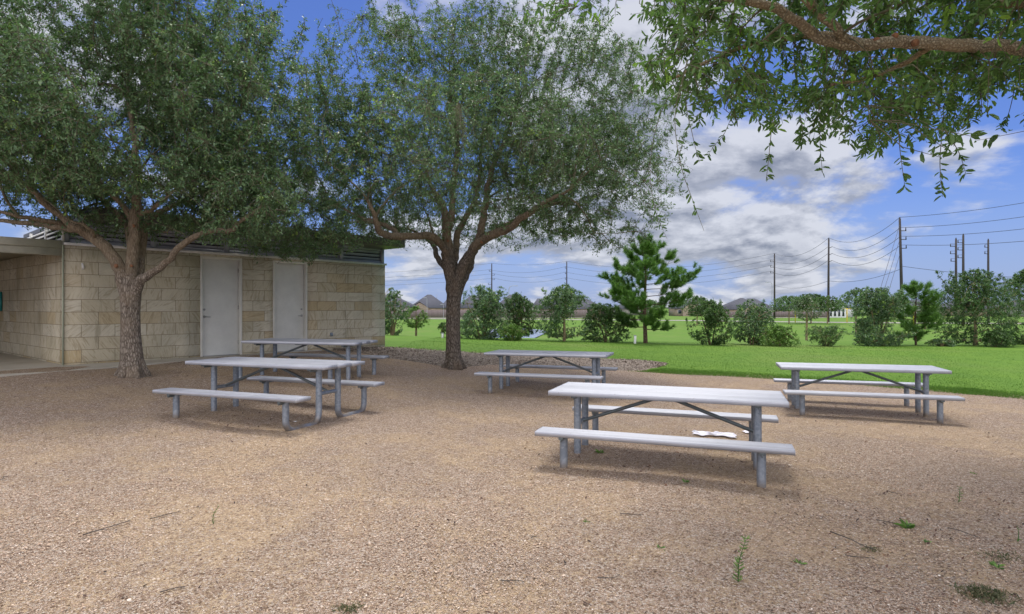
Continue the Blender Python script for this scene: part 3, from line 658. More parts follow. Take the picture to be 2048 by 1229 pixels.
# ------------------------------------------------------------------ trees
def leaf_quads(P0, ax, b, nrm, ln, wd, fold=.18):
    """folded rhombic leaves, one quad each"""
    m = P0 + ax * (ln * .48)[:, None]
    up = nrm * (wd * fold)[:, None]
    V = np.stack([P0, m + b * (wd / 2)[:, None] + up, P0 + ax * ln[:, None] - nrm * (ln * .06)[:, None], m - b * (wd / 2)[:, None] + up], 1)
    return V.reshape(-1, 3), np.arange(len(P0) * 4).reshape(-1, 4)
def leaf_six(P0, ax, b, nrm, ln, wd, fold=.22):
    L = ln[:, None]; W = wd[:, None]
    a1 = P0 + ax * L * .30; a2 = P0 + ax * L * .72 - nrm * L * .05; tip = P0 + ax * L - nrm * L * .14; up = nrm * W * fold
    V = np.stack([P0, a1 + b * W * .42 + up, a2 + b * W * .46 + up, tip, a2 - b * W * .46 + up, a1 - b * W * .42 + up], 1)
    i = np.arange(len(P0))[:, None] * 6
    return V.reshape(-1, 3), np.vstack([i + np.array([0, 1, 2, 3]), i + np.array([0, 3, 4, 5])])
def frame(ax, g):
    r = unit(g.normal(0, 1, ax.shape)); b = unit(np.cross(ax, r)); return b, np.cross(b, ax)

class Skeleton:
    def __init__(s, g): s.P = []; s.R = []; s.D = []; s.g = g; s.paths = []
    def add_path(s, path, rad, level):
        path = np.asarray(path); rad = np.asarray(rad); t = unit(np.gradient(path, axis=0))
        s.paths.append((path, rad, level)); s.P += list(path); s.R += list(rad); s.D += list(t)
    def attach(s, targets, level, rk, droop=0, rmin=.004, gap=.12, up=.0, wig=.05, skip=0):
        """grow a bent branch from the nearest sensible node to every target"""
        if len(targets) == 0: return
        kd = None; order = None
        P = np.array(s.P); d0 = []
        t = kdtree.KDTree(len(P)); [t.insert(p, i) for i, p in enumerate(P)]; t.balance()
        dist = np.array([t.find(q)[2] for q in targets]); order = np.argsort(dist); cnt = len(P); since = 0
        for oi in order:
            q = targets[oi]; best = None
            for co, i, d in t.find_n(q, 14):
                v = (np.array(q) - s.P[i]) / max(d, 1e-6); al = float(np.dot(v, s.D[i])); c = d * (1.35 - .45 * al) + (0 if s.R[i] > .006 else .1)
                if best is None or c < best[0]: best = (c, i, d)
            _, i, d = best; p0 = np.array(s.P[i]); dirp = s.D[i]; r0 = max(rmin, min(s.R[i] * .75, rk * math.sqrt(max(d, .05)))); n = max(3, int(d / gap) + 2)
            mid = p0 + (q - p0) * .45 + dirp * d * .18 + np.array([0, 0, up * d]) + s.g.normal(0, wig * d, 3)
            u = np.linspace(0, 1, n)[:, None]; path = (1 - u) ** 2 * p0 + 2 * u * (1 - u) * mid + u ** 2 * q; path[:, 2] -= droop * d * (u[:, 0] ** 2)
            path[1:-1] += s.g.normal(0, wig * .18 * d, (n - 2, 3))
            s.add_path(path, np.linspace(r0, max(rmin * .7, r0 * .35), n), level)
            since += n
            if since > 350:
                since = 0; t = kdtree.KDTree(len(s.P)); [t.insert(p, k) for k, p in enumerate(s.P)]; t.balance()

def twigs_and_leaves(sk, pts, g, leaf_len, per, young=.05, six=False, spread=.9, droop=.25, minlvl=1, tl=(.22, .45), asp=.38, out_from=None, tcol=(.45, .2), youngmask=None, rmax=.05):
    """short twigs ending at pts, each carrying `per` leaves; returns twig MB, leaf MB"""
    P = np.array(sk.P); Rr = np.array(sk.R); ok = np.where(Rr < rmax)[0]; t = kdtree.KDTree(len(ok)); [t.insert(P[i], j) for j, i in enumerate(ok)]; t.balance()
    base = np.empty_like(pts); dd = np.empty(len(pts))
    for j, q in enumerate(pts): co, i, d = t.find(q); base[j] = co; dd[j] = d
    keep = dd < 1.4; pts = pts[keep]; base = base[keep]; n = len(pts)
    v = pts - base; L = np.linalg.norm(v, axis=1); ax = unit(v + g.normal(0, .25, (n, 3)) * L[:, None]); tip = pts.copy(); tip[:, 2] -= droop * L
    mid = (base + tip) / 2 + g.normal(0, .06, (n, 3)) + np.array([0, 0, .06]) * L[:, None]
    # 3-sided strips
    tw = MB(); rr = .0028 + .0016 * g.random(n); e1, e2 = frame(unit(tip - base), g); ring = []
    for p, k in ((base, 1.3), (mid, 1.0), (tip, .5)):
        for a in (0, 2.094, 4.189): ring.append(p + (e1 * math.cos(a) + e2 * math.sin(a)) * (rr * k)[:, None])
    V = np.stack(ring, 1).reshape(-1, 3); i = np.arange(n)[:, None] * 9
    Qs = np.vstack([i + np.array([3 * r + a, 3 * r + (a + 1) % 3, 3 * r + 3 + (a + 1) % 3, 3 * r + 3 + a]) for r in (0, 1) for a in range(3)])
    tw.add(V, Qs)
    # leaves along the outer part of every twig
    m = n * per; idx = np.repeat(np.arange(n), per); u = np.tile(np.linspace(.12, 1, per), n) + g.normal(0, .05, m); u = np.clip(u, .05, 1)[:, None]
    Pl = (1 - u) ** 2 * base[idx] + 2 * u * (1 - u) * mid[idx] + u ** 2 * tip[idx]
    # keep leafy part within tl of the tip
    back = np.linalg.norm(Pl - tip[idx], axis=1); lim = g.uniform(tl[0], tl[1], n)[idx]; far_ = back > lim
    f = (lim / np.maximum(back, 1e-6) * g.random(m))[:, None]; Pl = np.where(far_[:, None], tip[idx] + (Pl - tip[idx]) * f, Pl)
    tdir = unit(tip - mid)[idx]; rd = unit(np.cross(tdir, g.normal(0, 1, (m, 3)))); la = unit(tdir * (1 - spread * .6) + rd * spread + np.array([0, 0, -.15]))
    Pl = Pl + rd * .004
    ups = np.array([0, 0, 1.]) + g.normal(0, .55, (m, 3)); b = unit(np.cross(la, ups)); nrm = np.cross(b, la)
    ln = leaf_len * g.uniform(.6, 1.2, m); wd = ln * asp * g.uniform(.8, 1.25, m)
    yt = (g.random(n) < young) if youngmask is None else youngmask(tip, g, young)
    tt_ = np.clip(g.normal(tcol[0], tcol[1], m), 0, .88) + g.normal(0, .06, n)[idx]; tt_ = np.clip(tt_, 0, .9)
    yl = yt[idx] & (back < .16); tt_ = np.where(yl, g.uniform(.93, 1, m), tt_)
    lf = MB(); V, Q = (leaf_six if six else leaf_quads)(Pl, la, b, nrm, ln, wd)
    lf.add(V, Q, tint=np.tile(tt_, 2) if six else tt_)
    return tw, lf

def build_paths(sk, parent, lv_names, mats, sides):
    """levels -> meshes"""
    for lv, name in lv_names.items():
        mb = MB(); c = 0
        for path, rad, l in sk.paths:
            if l == lv: mb.tube(path, rad, sides.get(lv, 6), cap=False); c += 1
        if c: mb.build(name, mats[lv], parent, smooth=True)

def ellipsoid_pts(g, n, c, r, inner=.35, flat_bottom=None):
    """random points in an ellipsoid shell, denser outwards"""
    d = unit(g.normal(0, 1, (n, 3))); rad = (inner ** 3 + (1 - inner ** 3) * g.random(n)) ** (1 / 3.); return np.array(c) + d * rad[:, None] * np.array(r)
def clump_noise(p, g, k=.9):
    ph = g.random((5, 3)) * 6.283; fr = np.array([[1, .6, .8], [.7, 1.2, .5], [.5, .8, 1.3], [1.6, 1.1, .9], [1.1, 1.7, 1.5]]) * k; return sum(np.sin(p @ f + q[0]) * .5 for f, q in zip(fr, ph)) / 1.6

def oak(base, label, limbs, bark, jn, env, leafn, per, leaf, seed, n2=130, n3=900, Z=None, trunk_pts=None, trunk_r=None, bottom=None, young=.05, youngmask=None, scars=()):
    g = np.random.default_rng(seed); root = empty('oak_tree', base); tag(root, label, 'oak tree', None); B = np.array(base)
    tr = spline(trunk_pts, 22); rr = spline(np.array(trunk_r)[:, None], 22)[:, 0]
    mb = MB(); mb.tube(tr - B, rr, 28, rough=.05, seed=seed)
    for a in np.linspace(0, 6.283, 7)[:-1] + g.random() * 2:       # root flare
        dd = np.array([math.cos(a), math.sin(a), 0]); r0 = rr[0]
        mb.tube([dd * r0 * .52 + (0, 0, .30), dd * r0 * .70 + (0, 0, .12), dd * r0 * .95 + (0, 0, .02), dd * r0 * 1.2 + (0, 0, -.06)], [r0 * .22, r0 * .28, r0 * .26, r0 * .12], 10)
    mb.build('trunk', bark, root, smooth=True)
    sk = Skeleton(g)
    for li, (path, rads) in enumerate(limbs):
        if np.linalg.norm(np.array(path[0])[:2] - tr[-1][:2]) < .45 and path[0][2] < tr[-1][2] + .1: path = [jn] + path; rads = [min(rads[0] * .62, .085)] + list(rads)
        n = max(8, int(np.linalg.norm(np.diff(np.array(path), axis=0), axis=1).sum() / .13)); p = spline(path, n); r = spline(np.array(rads)[:, None], n)[:, 0]
        p[2:-1] += g.normal(0, .012, (n - 3, 3))
        sk.add_path(p - B, r, 1)
        MB().tube(p - B, r, 16, rough=.05, seed=seed + len(sk.P)).build('limb', bark, root, smooth=True)
    for (sp, ax, rs) in scars:
        sp = np.array(sp) - B; s = MB(); s.disc(sp, rs, .03, 14, ax); o = s.build('pruning_scar', M_cut, root)
    pts2 = env(g, n2, .30) - B; sk.attach(pts2, 2, .030, up=.10, rmin=.010, gap=.16)
    pts3 = env(g, n3, .45) - B; sk.attach(pts3, 3, .013, up=.04, rmin=.005, gap=.16, wig=.08)
    lp = env(g, leafn, .50) - B
    cand = env(g, 900, .92) - B; cand = cand[np.argsort(-cand[:, 2] - .35 * np.hypot(cand[:, 0], cand[:, 1]) * g.random(900))[:230]]; cand = cand[g.random(len(cand)) < .38]; ex = []
    for q in cand:
        L_ = g.uniform(.45, 1.0); o_ = q / max(np.linalg.norm(q[:2]), .3) * .35; p = spline([q - (o_[0] * .2, o_[1] * .2, .3), q, q + (o_[0] * L_ * .5, o_[1] * L_ * .5, L_ * .5), q + (o_[0] * L_ + g.normal(0, .06), o_[1] * L_, L_)], 10)
        sk.add_path(p, np.linspace(.007, .002, 10), 3); ex.append(np.repeat(p[3:], 2, 0) + g.normal(0, .075, (14, 3)))
    lp = np.vstack([lp] + ex)
    tw, lf = twigs_and_leaves(sk, lp, g, leaf, per, young=young, youngmask=youngmask)
    for path, rad, l in sk.paths:
        if l > 1: tw.tube(path, rad, 7 if l == 2 else 4, cap=False)
    tw.build('twigs', M_twigm, root, smooth=True); lf.build('crown', M_leaf, root, tint=True)
    return root

def env_multi(ells, bottom=None, gapf=.35, xlim=None, k=.9, dens=None):
    vol = np.array([e[1][0] * e[1][1] * e[1][2] * (e[2] if len(e) > 2 else 1) for e in ells]); pr = vol / vol.sum()
    def f(g, n, inner):
        out = []; tot = 0
        gg = np.random.default_rng(int(ells[0][0][0] * 100) % 1000 + 5)
        ph = gg.random((5, 3)) * 6.283; fr = np.array([[1, .6, .8], [.7, 1.2, .5], [.5, .8, 1.3], [1.6, 1.1, .9], [1.1, 1.7, 1.5]]) * k * 1.5
        while tot < n:
            ci = g.choice(len(ells), n, p=pr); c = np.array([ells[i][0] for i in ci]); r = np.array([ells[i][1] for i in ci])
            d = unit(g.normal(0, 1, (n, 3))); rad = (inner ** 3 + (1 - inner ** 3) * g.random(n)) ** (1 / 3.)
            p = c + d * rad[:, None] * r
            nz = sum(np.sin((p * fr[j]).sum(1) + ph[j, 0]) for j in range(5)) / 2.2
            ok = nz > -1 + gapf * g.uniform(.6, 1.7, n)
            if bottom is not None: ok &= p[:, 2] > bottom(p)
            if dens is not None: ok &= g.random(n) < dens(p)
            p = p[ok]; out.append(p); tot += len(p)
        return np.vstack(out)[:n]
    return f

def open_under(p, ymax, row, p0, p1):
    """few leaves on the near underside, where the limbs show bare"""
    px = 1024 + F * p[:, 0] / p[:, 1]; py = Y0 - (p[:, 2] - EYE) / p[:, 1] * F; return np.where((p[:, 1] < ymax) & (px > p0) & (px < p1) & (py > row), .07, 1.0)
# middle oak
ZM = 14.8; gm = .15
def A(px, py, dz=0, Z=ZM): return at(px, py, Z + dz)
mid_limbs = [
    ([A(903, 575), A(893, 535, .05), A(879, 524, .3), A(872, 505, .6), A(866, 488, 1.0), A(845, 474, 1.6), A(815, 455, 2.2)], [.12, .10, .075, .065, .06, .045, .03]),
    ([A(902, 575), A(895, 530, -.05), A(890, 503, -.2), A(878, 484, -.4), A(860, 473, -.7), A(835, 472, -1.1), A(800, 473, -1.6), A(770, 470, -2.0), A(755, 455, -2.3), A(749, 430, -2.5), A(735, 400, -2.7)], [.15, .13, .115, .105, .10, .09, .085, .075, .065, .05, .03]),
    ([A(905, 575), A(901, 535), A(897, 495), A(893, 455), A(890, 425, .1), A(878, 400, .2), A(862, 375, .3), A(850, 330, .3)], [.17, .155, .14, .12, .10, .08, .06, .035]),
    ([A(898, 460), A(903, 430, .1), A(905, 395, .2), A(910, 350, .2), A(915, 290, .1), A(905, 220), A(900, 150)], [.08, .085, .075, .07, .06, .045, .025]),
    ([A(910, 580, -.05), A(922, 543, -.1), A(938, 512, -.2), A(957, 487, -.35), A(985, 470, -.6), A(1018, 458, -.9), A(1040, 440, -1.2), A(1070, 418, -1.5), A(1105, 398, -1.9), A(1140, 380, -2.1)], [.17, .155, .14, .13, .115, .095, .08, .065, .045, .03]),
    ([A(918, 580, .1), A(930, 552, .3), A(941, 528, .5), A(944, 510, .8), A(958, 490, 1.3), A(985, 462, 2.0), A(1030, 440, 2.7)], [.11, .12, .11, .10, .085, .06, .035]),
    ([A(950, 493, -.3), A(962, 462, -.2), A(968, 425, 0), A(975, 385, .1), A(985, 340, .2), A(1005, 290, .2), A(1030, 220, .2)], [.09, .095, .085, .075, .065, .05, .03]),
    ([A(906, 560), A(912, 510, .3), A(915, 470, .6), A(930, 440, .9), A(950, 400, 1.2), A(960, 340, 1.4), A(965, 260, 1.5)], [.10, .095, .085, .075, .065, .05, .03]),
    ([A(800, 472, -1.6), A(775, 452, -1.2), A(740, 440, -.9), A(700, 425, -.6), A(660, 400, -.4)], [.05, .05, .04, .03, .02]),
]
def mid_bottom(p):
    r2 = np.hypot(p[:, 0] + 1.0, p[:, 1] - ZM); return 3.85 - .25 * np.clip(r2, 0, 5) + .28 * np.sin(p[:, 0] * 1.3 + .6) * np.sin(p[:, 1] * .9 + .4)
mid_env = env_multi([((-1.3, 14.8, 5.1), (4.7, 4.3, 2.1), 1.1), ((-1.5, 14.8, 6.6), (2.8, 2.6, 2.5)), ((-3.2, 14.5, 6.6), (2.1, 2.2, 2.3)), ((0.8, 14.7, 6.7), (2.4, 2.4, 2.3)), ((2.0, 14.5, 4.8), (2.3, 2.4, 1.8)), ((-4.0, 13.8, 4.8), (2.1, 2.4, 1.8), 1.2), ((-4.5, 12.9, 3.9), (1.7, 1.5, 1.1), 1.7), ((-4.7, 12.6, 3.4), (1.6, .9, .75), 2.4), ((-4.5, 14.2, 5.8), (1.2, 1.4, 1.1), .8),
                     ((-.6, 14.6, 8.0), (1.3, 1.4, 1.5)), ((2.3, 14.6, 6.5), (1.7, 1.9, 2.0), .9), ((-3.2, 14.6, 8.3), (.8, .8, 1.1), .7), ((1.3, 14.8, 8.2), (1.1, 1.1, 1.1)), ((-2.0, 14.6, 8.6), (.7, .7, .8), .7)], bottom=mid_bottom, gapf=.36, dens=lambda p: open_under(p, 13.9, 425, 770, 1075))
YM = lambda spots: (lambda tip, g, y: (g.random(len(tip)) < y) | (np.min([np.linalg.norm((tip - np.array(s[:3])), axis=1) / s[3] for s in spots], axis=0) < g.random(len(tip)) * 1.0))
mb_ = np.array([A(908, 737)[0], ZM, gm])
yspots = [tuple(A(760, 240, -3.6) - mb_) + (.8,), tuple(A(720, 330, -3.8) - mb_) + (.7,), tuple(A(900, 330, -4) - mb_) + (.4,), tuple(A(1060, 270, -4) - mb_) + (.5,)]
mid_limbs = [(p_, [x if x < .08 else .08 + (x - .08) * .72 for x in r_]) for p_, r_ in mid_limbs]
oak(tuple(mb_), 'broad live oak between the middle picnic table and the building, its dark trunk fully visible', mid_limbs, M_bark, A(907, 635), mid_env, 24000, 11, .068, 11, n2=170, n3=1800,
    trunk_pts=[A(908, 745), A(907, 715), A(906, 670), A(906, 620), A(908, 588), A(908, 565), A(908, 548)], trunk_r=[.27, .20, .185, .175, .185, .175, .09], young=.03, youngmask=YM(yspots),
    scars=[(A(917, 553, -.19), (.2, -1, 0), .04), (A(964, 484, -.50), (.6, -1, .2), .045), (A(896, 482, -.14), (0, -1, 0), .03)])

# left oak
ZL = 10.8
def A(px, py, dz=0, Z=ZL): return at(px, py, Z + dz)
lef_limbs = [
    ([A(252, 575), A(240, 540, -.05), A(225, 512, -.1), A(205, 487, -.15), A(178, 470, -.2), A(158, 458, -.3), A(130, 442, -.4), A(105, 420, -.5), A(80, 395, -.6), A(50, 370, -.7), A(10, 345, -.8)], [.13, .115, .105, .10, .095, .085, .06, .055, .05, .04, .025]),
    ([A(160, 461, -.28), A(130, 456, -.2), A(95, 452, -.1), A(50, 446, 0), A(0, 442, .1), A(-50, 430, .2)], [.06, .055, .05, .045, .035, .02]),
    ([A(135, 450, -.3), A(95, 443, -.6), A(55, 438, -.8), A(20, 430, -1.0), A(-30, 420, -1.1)], [.035, .04, .035, .03, .02]),
    ([A(262, 575), A(265, 530), A(268, 490), A(270, 455), A(272, 420), A(273, 385), A(274, 340), A(270, 290), A(262, 230), A(255, 150)], [.12, .105, .10, .095, .085, .075, .065, .055, .045, .025]),
    ([A(268, 450), A(258, 430), A(245, 412), A(232, 398), A(215, 385), A(195, 372), A(175, 350)], [.05, .055, .05, .045, .035, .03, .02]),
    ([A(262, 500, .1), A(256, 462, .25), A(240, 437, .4), A(222, 415, .5), A(205, 398, .6), A(190, 370, .7)], [.06, .055, .045, .04, .035, .02]),
    ([A(272, 570, .15), A(281, 520, .3), A(284, 480, .4), A(292, 450, .5), A(308, 432, .6), A(330, 420, .7), A(370, 400, .9), A(420, 370, 1.1)], [.08, .08, .075, .07, .06, .05, .04, .025]),
    ([A(268, 585, -.05), A(284, 560, -.1), A(305, 545, -.15), A(330, 528, -.2), A(350, 505, -.3), A(368, 484, -.4), A(400, 468, -.5), A(435, 462, -.6), A(462, 460, -.7), A(478, 447, -.8), A(500, 430, -.9), A(530, 400, -1.0)], [.10, .085, .07, .06, .055, .055, .05, .045, .04, .032, .028, .02]),
    ([A(275, 430), A(290, 424, -.2), A(304, 420, -.4), A(320, 405, -.6), A(350, 380, -.9)], [.045, .04, .035, .03, .02]),
    ([A(190, 480, -.18), A(185, 465, -.35), A(170, 452, -.5), A(155, 446, -.6), A(140, 441, -.7)], [.03, .032, .026, .02, .015]),
    ([A(297, 455, .5), A(310, 460, .3), A(330, 465, .2), A(348, 460, .2)], [.02, .018, .015, .01]),
]
def lef_bottom(p): 
    r2 = np.hypot(p[:, 0] + 7, p[:, 1] - ZL); return 2.95 - .05 * np.clip(r2 - 1, 0, 4) + .22 * np.sin(p[:, 0] * 1.7 + .2) * np.sin(p[:, 1] * 1.3)
lef_env = env_multi([((-7.2, 10.8, 4.9), (3.5, 3.3, 2.0), 1.2), ((-7.3, 10.8, 6.3), (2.8, 2.6, 2.3)), ((-8.8, 10.5, 5.4), (2.4, 2.6, 2.2)), ((-5.3, 10.6, 5.6), (1.7, 1.9, 1.8)), ((-5.9, 10.8, 7.0), (1.5, 1.6, 1.5)), ((-7.0, 10.8, 4.4), (2.6, 2.4, 1.3), 1.3), ((-5.1, 10.2, 3.6), (1.5, 1.4, .85), 2.2), ((-5.6, 11.2, 3.9), (1.6, 1.4, .9), 1.2)], bottom=lef_bottom, gapf=.28, dens=lambda p: open_under(p, 10.6, 385, -200, 400))
lb_ = np.array([A(265, 752)[0], ZL, .436])
yspots = [tuple(A(290, 180, -3.0) - lb_) + (.55,), tuple(A(350, 290, -2.8) - lb_) + (.4,), tuple(A(480, 330, -2.4) - lb_) + (.5,), tuple(A(10, 300, -3.0) - lb_) + (.3,)]
oak(tuple(lb_), 'live oak in front of the stone wall with a low forked trunk and spreading limbs', lef_limbs, M_barkL, A(262, 640), lef_env, 23000, 11, .068, 23, n2=140, n3=1500,
    trunk_pts=[A(265, 760), A(264, 725), A(262, 680), A(261, 630), A(261, 590), A(262, 562), A(263, 545)], trunk_r=[.25, .19, .165, .158, .168, .155, .08], young=.025, youngmask=YM(yspots),
    scars=[(A(232, 532, -.22), (-.3, -1, 0), .035), (A(267, 452, -.09), (0, -1, 0), .03), (A(263, 532, -.11), (0, -1, 0), .025)])

# overhanging oak whose trunk stands beyond the right edge
def overhang():
    g = np.random.default_rng(31); base = np.array([8.2, 4.9, gz(8.2, 4.9)]); root = empty('oak_tree', tuple(base))
    tag(root, 'live oak overhanging from the right, only its branches and large leaves in view', 'oak tree')
    tr = spline([(8.2, 4.9, base[2] - .1), (8.18, 4.9, .8), (8.2, 4.95, 1.8), (8.1, 4.95, 2.6), (8.1, 4.9, 3.2)], 20); MB().tube(tr - base, np.linspace(.30, .19, 20), 24, rough=.05, seed=4).build('trunk', M_bark, root, smooth=True)
    sk = Skeleton(g); Bq = lambda px, py, Z: at(px, py, Z)
    limbs = [([(8.1, 4.95, 2.5), (7.2, 5.1, 3.2), (6.0, 5.2, 3.75), Bq(2048, 97, 5.2), Bq(1960, 93, 5.15), Bq(1870, 88, 5.1), Bq(1790, 84, 5.05), Bq(1715, 90, 5.0), Bq(1690, 88, 5.0)], [.14, .12, .10, .058, .055, .052, .050, .048, .042]),
             ([Bq(1718, 92, 5.0), Bq(1680, 88, 4.98), Bq(1640, 75, 4.95), Bq(1605, 52, 4.9), Bq(1575, 30, 4.85), Bq(1530, 12, 4.8), Bq(1460, -4, 4.7), Bq(1380, -20, 4.7)], [.045, .046, .043, .040, .038, .034, .028, .018]),
             ([Bq(1722, 90, 5.0), Bq(1695, 80, 4.95), Bq(1665, 52, 4.85), Bq(1635, 22, 4.75), Bq(1600, -12, 4.6), Bq(1560, -60, 4.5)], [.04, .040, .036, .034, .030, .022]),
             ([(8.1, 4.9, 3.0), (7.2, 5.2, 4.1), (6.0, 5.5, 4.7), Bq(2048, 8, 5.6), Bq(1960, -2, 5.5), Bq(1880, -14, 5.4), Bq(1780, -40, 5.3)], [.12, .09, .06, .035, .03, .025, .02]),
             ([(8.1, 4.9, 3.1), (8.3, 4.6, 4.6), (8.0, 4.2, 6.0), (7.7, 4.0, 7.2)], [.15, .12, .08, .04]),
             ([(8.1, 4.9, 2.8), (7.2, 3.9, 4.0), (5.8, 2.9, 4.8), (4.2, 2.2, 5.2)], [.12, .09, .06, .03]),
             ([(8.1, 4.95, 2.9), (7.6, 6.2, 4.2), (6.6, 7.6, 5.0), (5.6, 8.6, 5.4)], [.12, .09, .06, .03]),
             ([Bq(1725, 86, 5.05), Bq(1650, 70, 5.4), Bq(1560, 78, 5.8), Bq(1480, 95, 6.0), Bq(1400, 130, 6.1), Bq(1340, 160, 6.2)], [.035, .03, .026, .022, .017, .012]),
             ([Bq(1860, 95, 5.1), Bq(1800, 130, 5.3), Bq(1730, 160, 5.5), Bq(1660, 170, 5.6)], [.025, .02, .016, .012])]
    for path, rads in limbs:
        n = max(8, int(np.linalg.norm(np.diff(np.array(path), axis=0), axis=1).sum() / .09)); p = spline(path, n); r = spline(np.array(rads)[:, None], n)[:, 0]
        p[2:-1] += g.normal(0, .006, (n - 3, 3)); sk.add_path(p - base, r, 1); MB().tube(p - base, r, 18, rough=.06, seed=len(sk.P)).build('limb', M_limb if len(sk.P) < 100 else M_limbn, root, smooth=True)
    for px, py, rs in ((1752, 84, .036), (1790, 72, .024), (1830, 86, .03)):
        MB().disc(at(px, py, 5.0) - base, rs, .03, 16, (.1, -1, -.15)).build('pruning_scar', M_cut, root)
    def bottom(p):
        pxx = 1024 + F * p[:, 0] / np.maximum(p[:, 1], .5)
        lim = np.interp(pxx, [1000, 1060, 1180, 1260, 1320, 1380, 1450, 1520, 1600, 1680, 1740, 1800, 1850, 1900, 1950, 1985, 2048, 2300], [12, 40, 75, 130, 200, 235, 215, 225, 235, 255, 290, 235, 265, 275, 225, 165, 195, 215])
        zs = EYE + (Y0 - lim) / F * np.maximum(p[:, 1], 1); return np.where(p[:, 1] > 1.2, np.maximum(zs, 2.85), 3.1)
    def left0(p):
        pxx = 1024 + F * p[:, 0] / np.maximum(p[:, 1], .5); return np.where(p[:, 1] > 1.0, np.clip((pxx - 1185) / 110, 0, 1), 1.0)
    def left(p):
        pxx = 1024 + F * p[:, 0] / np.maximum(p[:, 1], .5); pyy = Y0 - (p[:, 2] - EYE) / np.maximum(p[:, 1], .5) * F
        return np.maximum(left0(p), .5 * ((pyy < 58) & (pxx > 1010) & (p[:, 1] > 1))) * np.where((p[:, 1] < 5.15) & (pxx > 1480) & (pyy > 5) & (pyy < 135), .12, 1)     # twigs kept off the underside of the big limb
    env = env_multi([((6.0, 5.4, 5.2), (5.0, 2.9, 2.4), 1.5), ((5.0, 5.2, 4.3), (3.9, 2.0, 1.5), 2.3), ((2.4, 5.2, 4.2), (1.7, 1.4, 1.1), 1.9), ((.9, 5.3, 4.75), (1.3, 1.0, .6), 1.3), ((7.8, 4.6, 5.8), (4, 4, 2.6), .25), ((4.5, 2.6, 5.0), (3, 2.6, 1.6), .3)], bottom=bottom, gapf=.38, k=1.3, dens=left)
    sk.attach(env(g, 130, .1) - base, 2, .016, up=.03, rmin=.007, gap=.12); sk.attach(env(g, 650, .2) - base, 3, .008, droop=.05, rmin=.0035, gap=.12, wig=.08)
    # hanging twigs
    hang = [((1375, 120), (1350, 230), (1362, 330), (1385, 400), (1408, 462)), ((1375, 130), (1320, 230), (1300, 330), (1308, 410), (1322, 450), (1334, 478)), ((1545, 240), (1540, 290), (1536, 330), (1532, 362)), ((1640, 240), (1640, 280), (1642, 315), (1645, 346)),
            ((1795, 245), (1800, 300), (1805, 340), (1810, 375)), ((1885, 255), (1880, 320), (1882, 360), (1885, 394)), ((1890, 260), (1915, 300), (1925, 325), (1932, 350)), ((2030, 175), (2018, 225), (2008, 245), (2003, 262)), ((1470, 215), (1450, 265), (1430, 290), (1415, 312)), ((1600, 230), (1605, 255), (1603, 275), (1601, 290)), ((1390, 120), (1372, 200), (1385, 270), (1392, 300), (1400, 325)),
            ((1740, 270), (1735, 290), (1728, 302), (1722, 312))]
    hl = MB(); hp = MB()
    for i, hpts in enumerate(hang):
        Z = [4.6, 5.6, 4.9, 4.9, 4.6, 4.6, 4.6, 6, 6.2, 5, 5.0, 4.8][i]; p = spline([at(x, y, Z + .1 * g.normal()) for x, y in hpts], 16) - base; hp.tube(p, np.linspace(.004, .0015, 16), 5, cap=False)
        m = 26; u = np.sort(g.uniform(.05, 1, m)) * 14.99; k_ = u.astype(int); P0 = p[k_] + (p[np.minimum(k_ + 1, 15)] - p[k_]) * (u - k_)[:, None]; td = unit(p[np.minimum(k_ + 1, 15)] - p[np.maximum(k_ - 1, 0)])
        rd = unit(np.cross(td, g.normal(0, 1, (m, 3)))); la = unit(td * .55 + rd * .85 + np.array([0, 0, -.1])); b, nr = frame(la, g); ln = g.uniform(.045, .085, m); V, Q = leaf_six(P0, la, b, nr, ln, ln * .32)
        hl.add(V, Q, tint=np.tile(np.clip(g.normal(.35, .2, m), 0, .85), 2))
    tw, lf = twigs_and_leaves(sk, env(g, 7400, .2) - base, g, .082, 12, young=.06, six=True, droop=.35, tl=(.18, .34), asp=.33, tcol=(.42, .2))
    for path, rad, l in sk.paths:
        if l > 1: tw.tube(path, rad, 9 if l == 2 else 5, cap=False)
    tw.add(np.vstack(hp.V), np.vstack(hp.Q))
    tw.build('twigs', M_twigm, root, smooth=True); lf.build('crown', M_leafn, root, tint=True)
    hl.build('hanging_leaves', M_leafn, root, tint=True)
overhang()

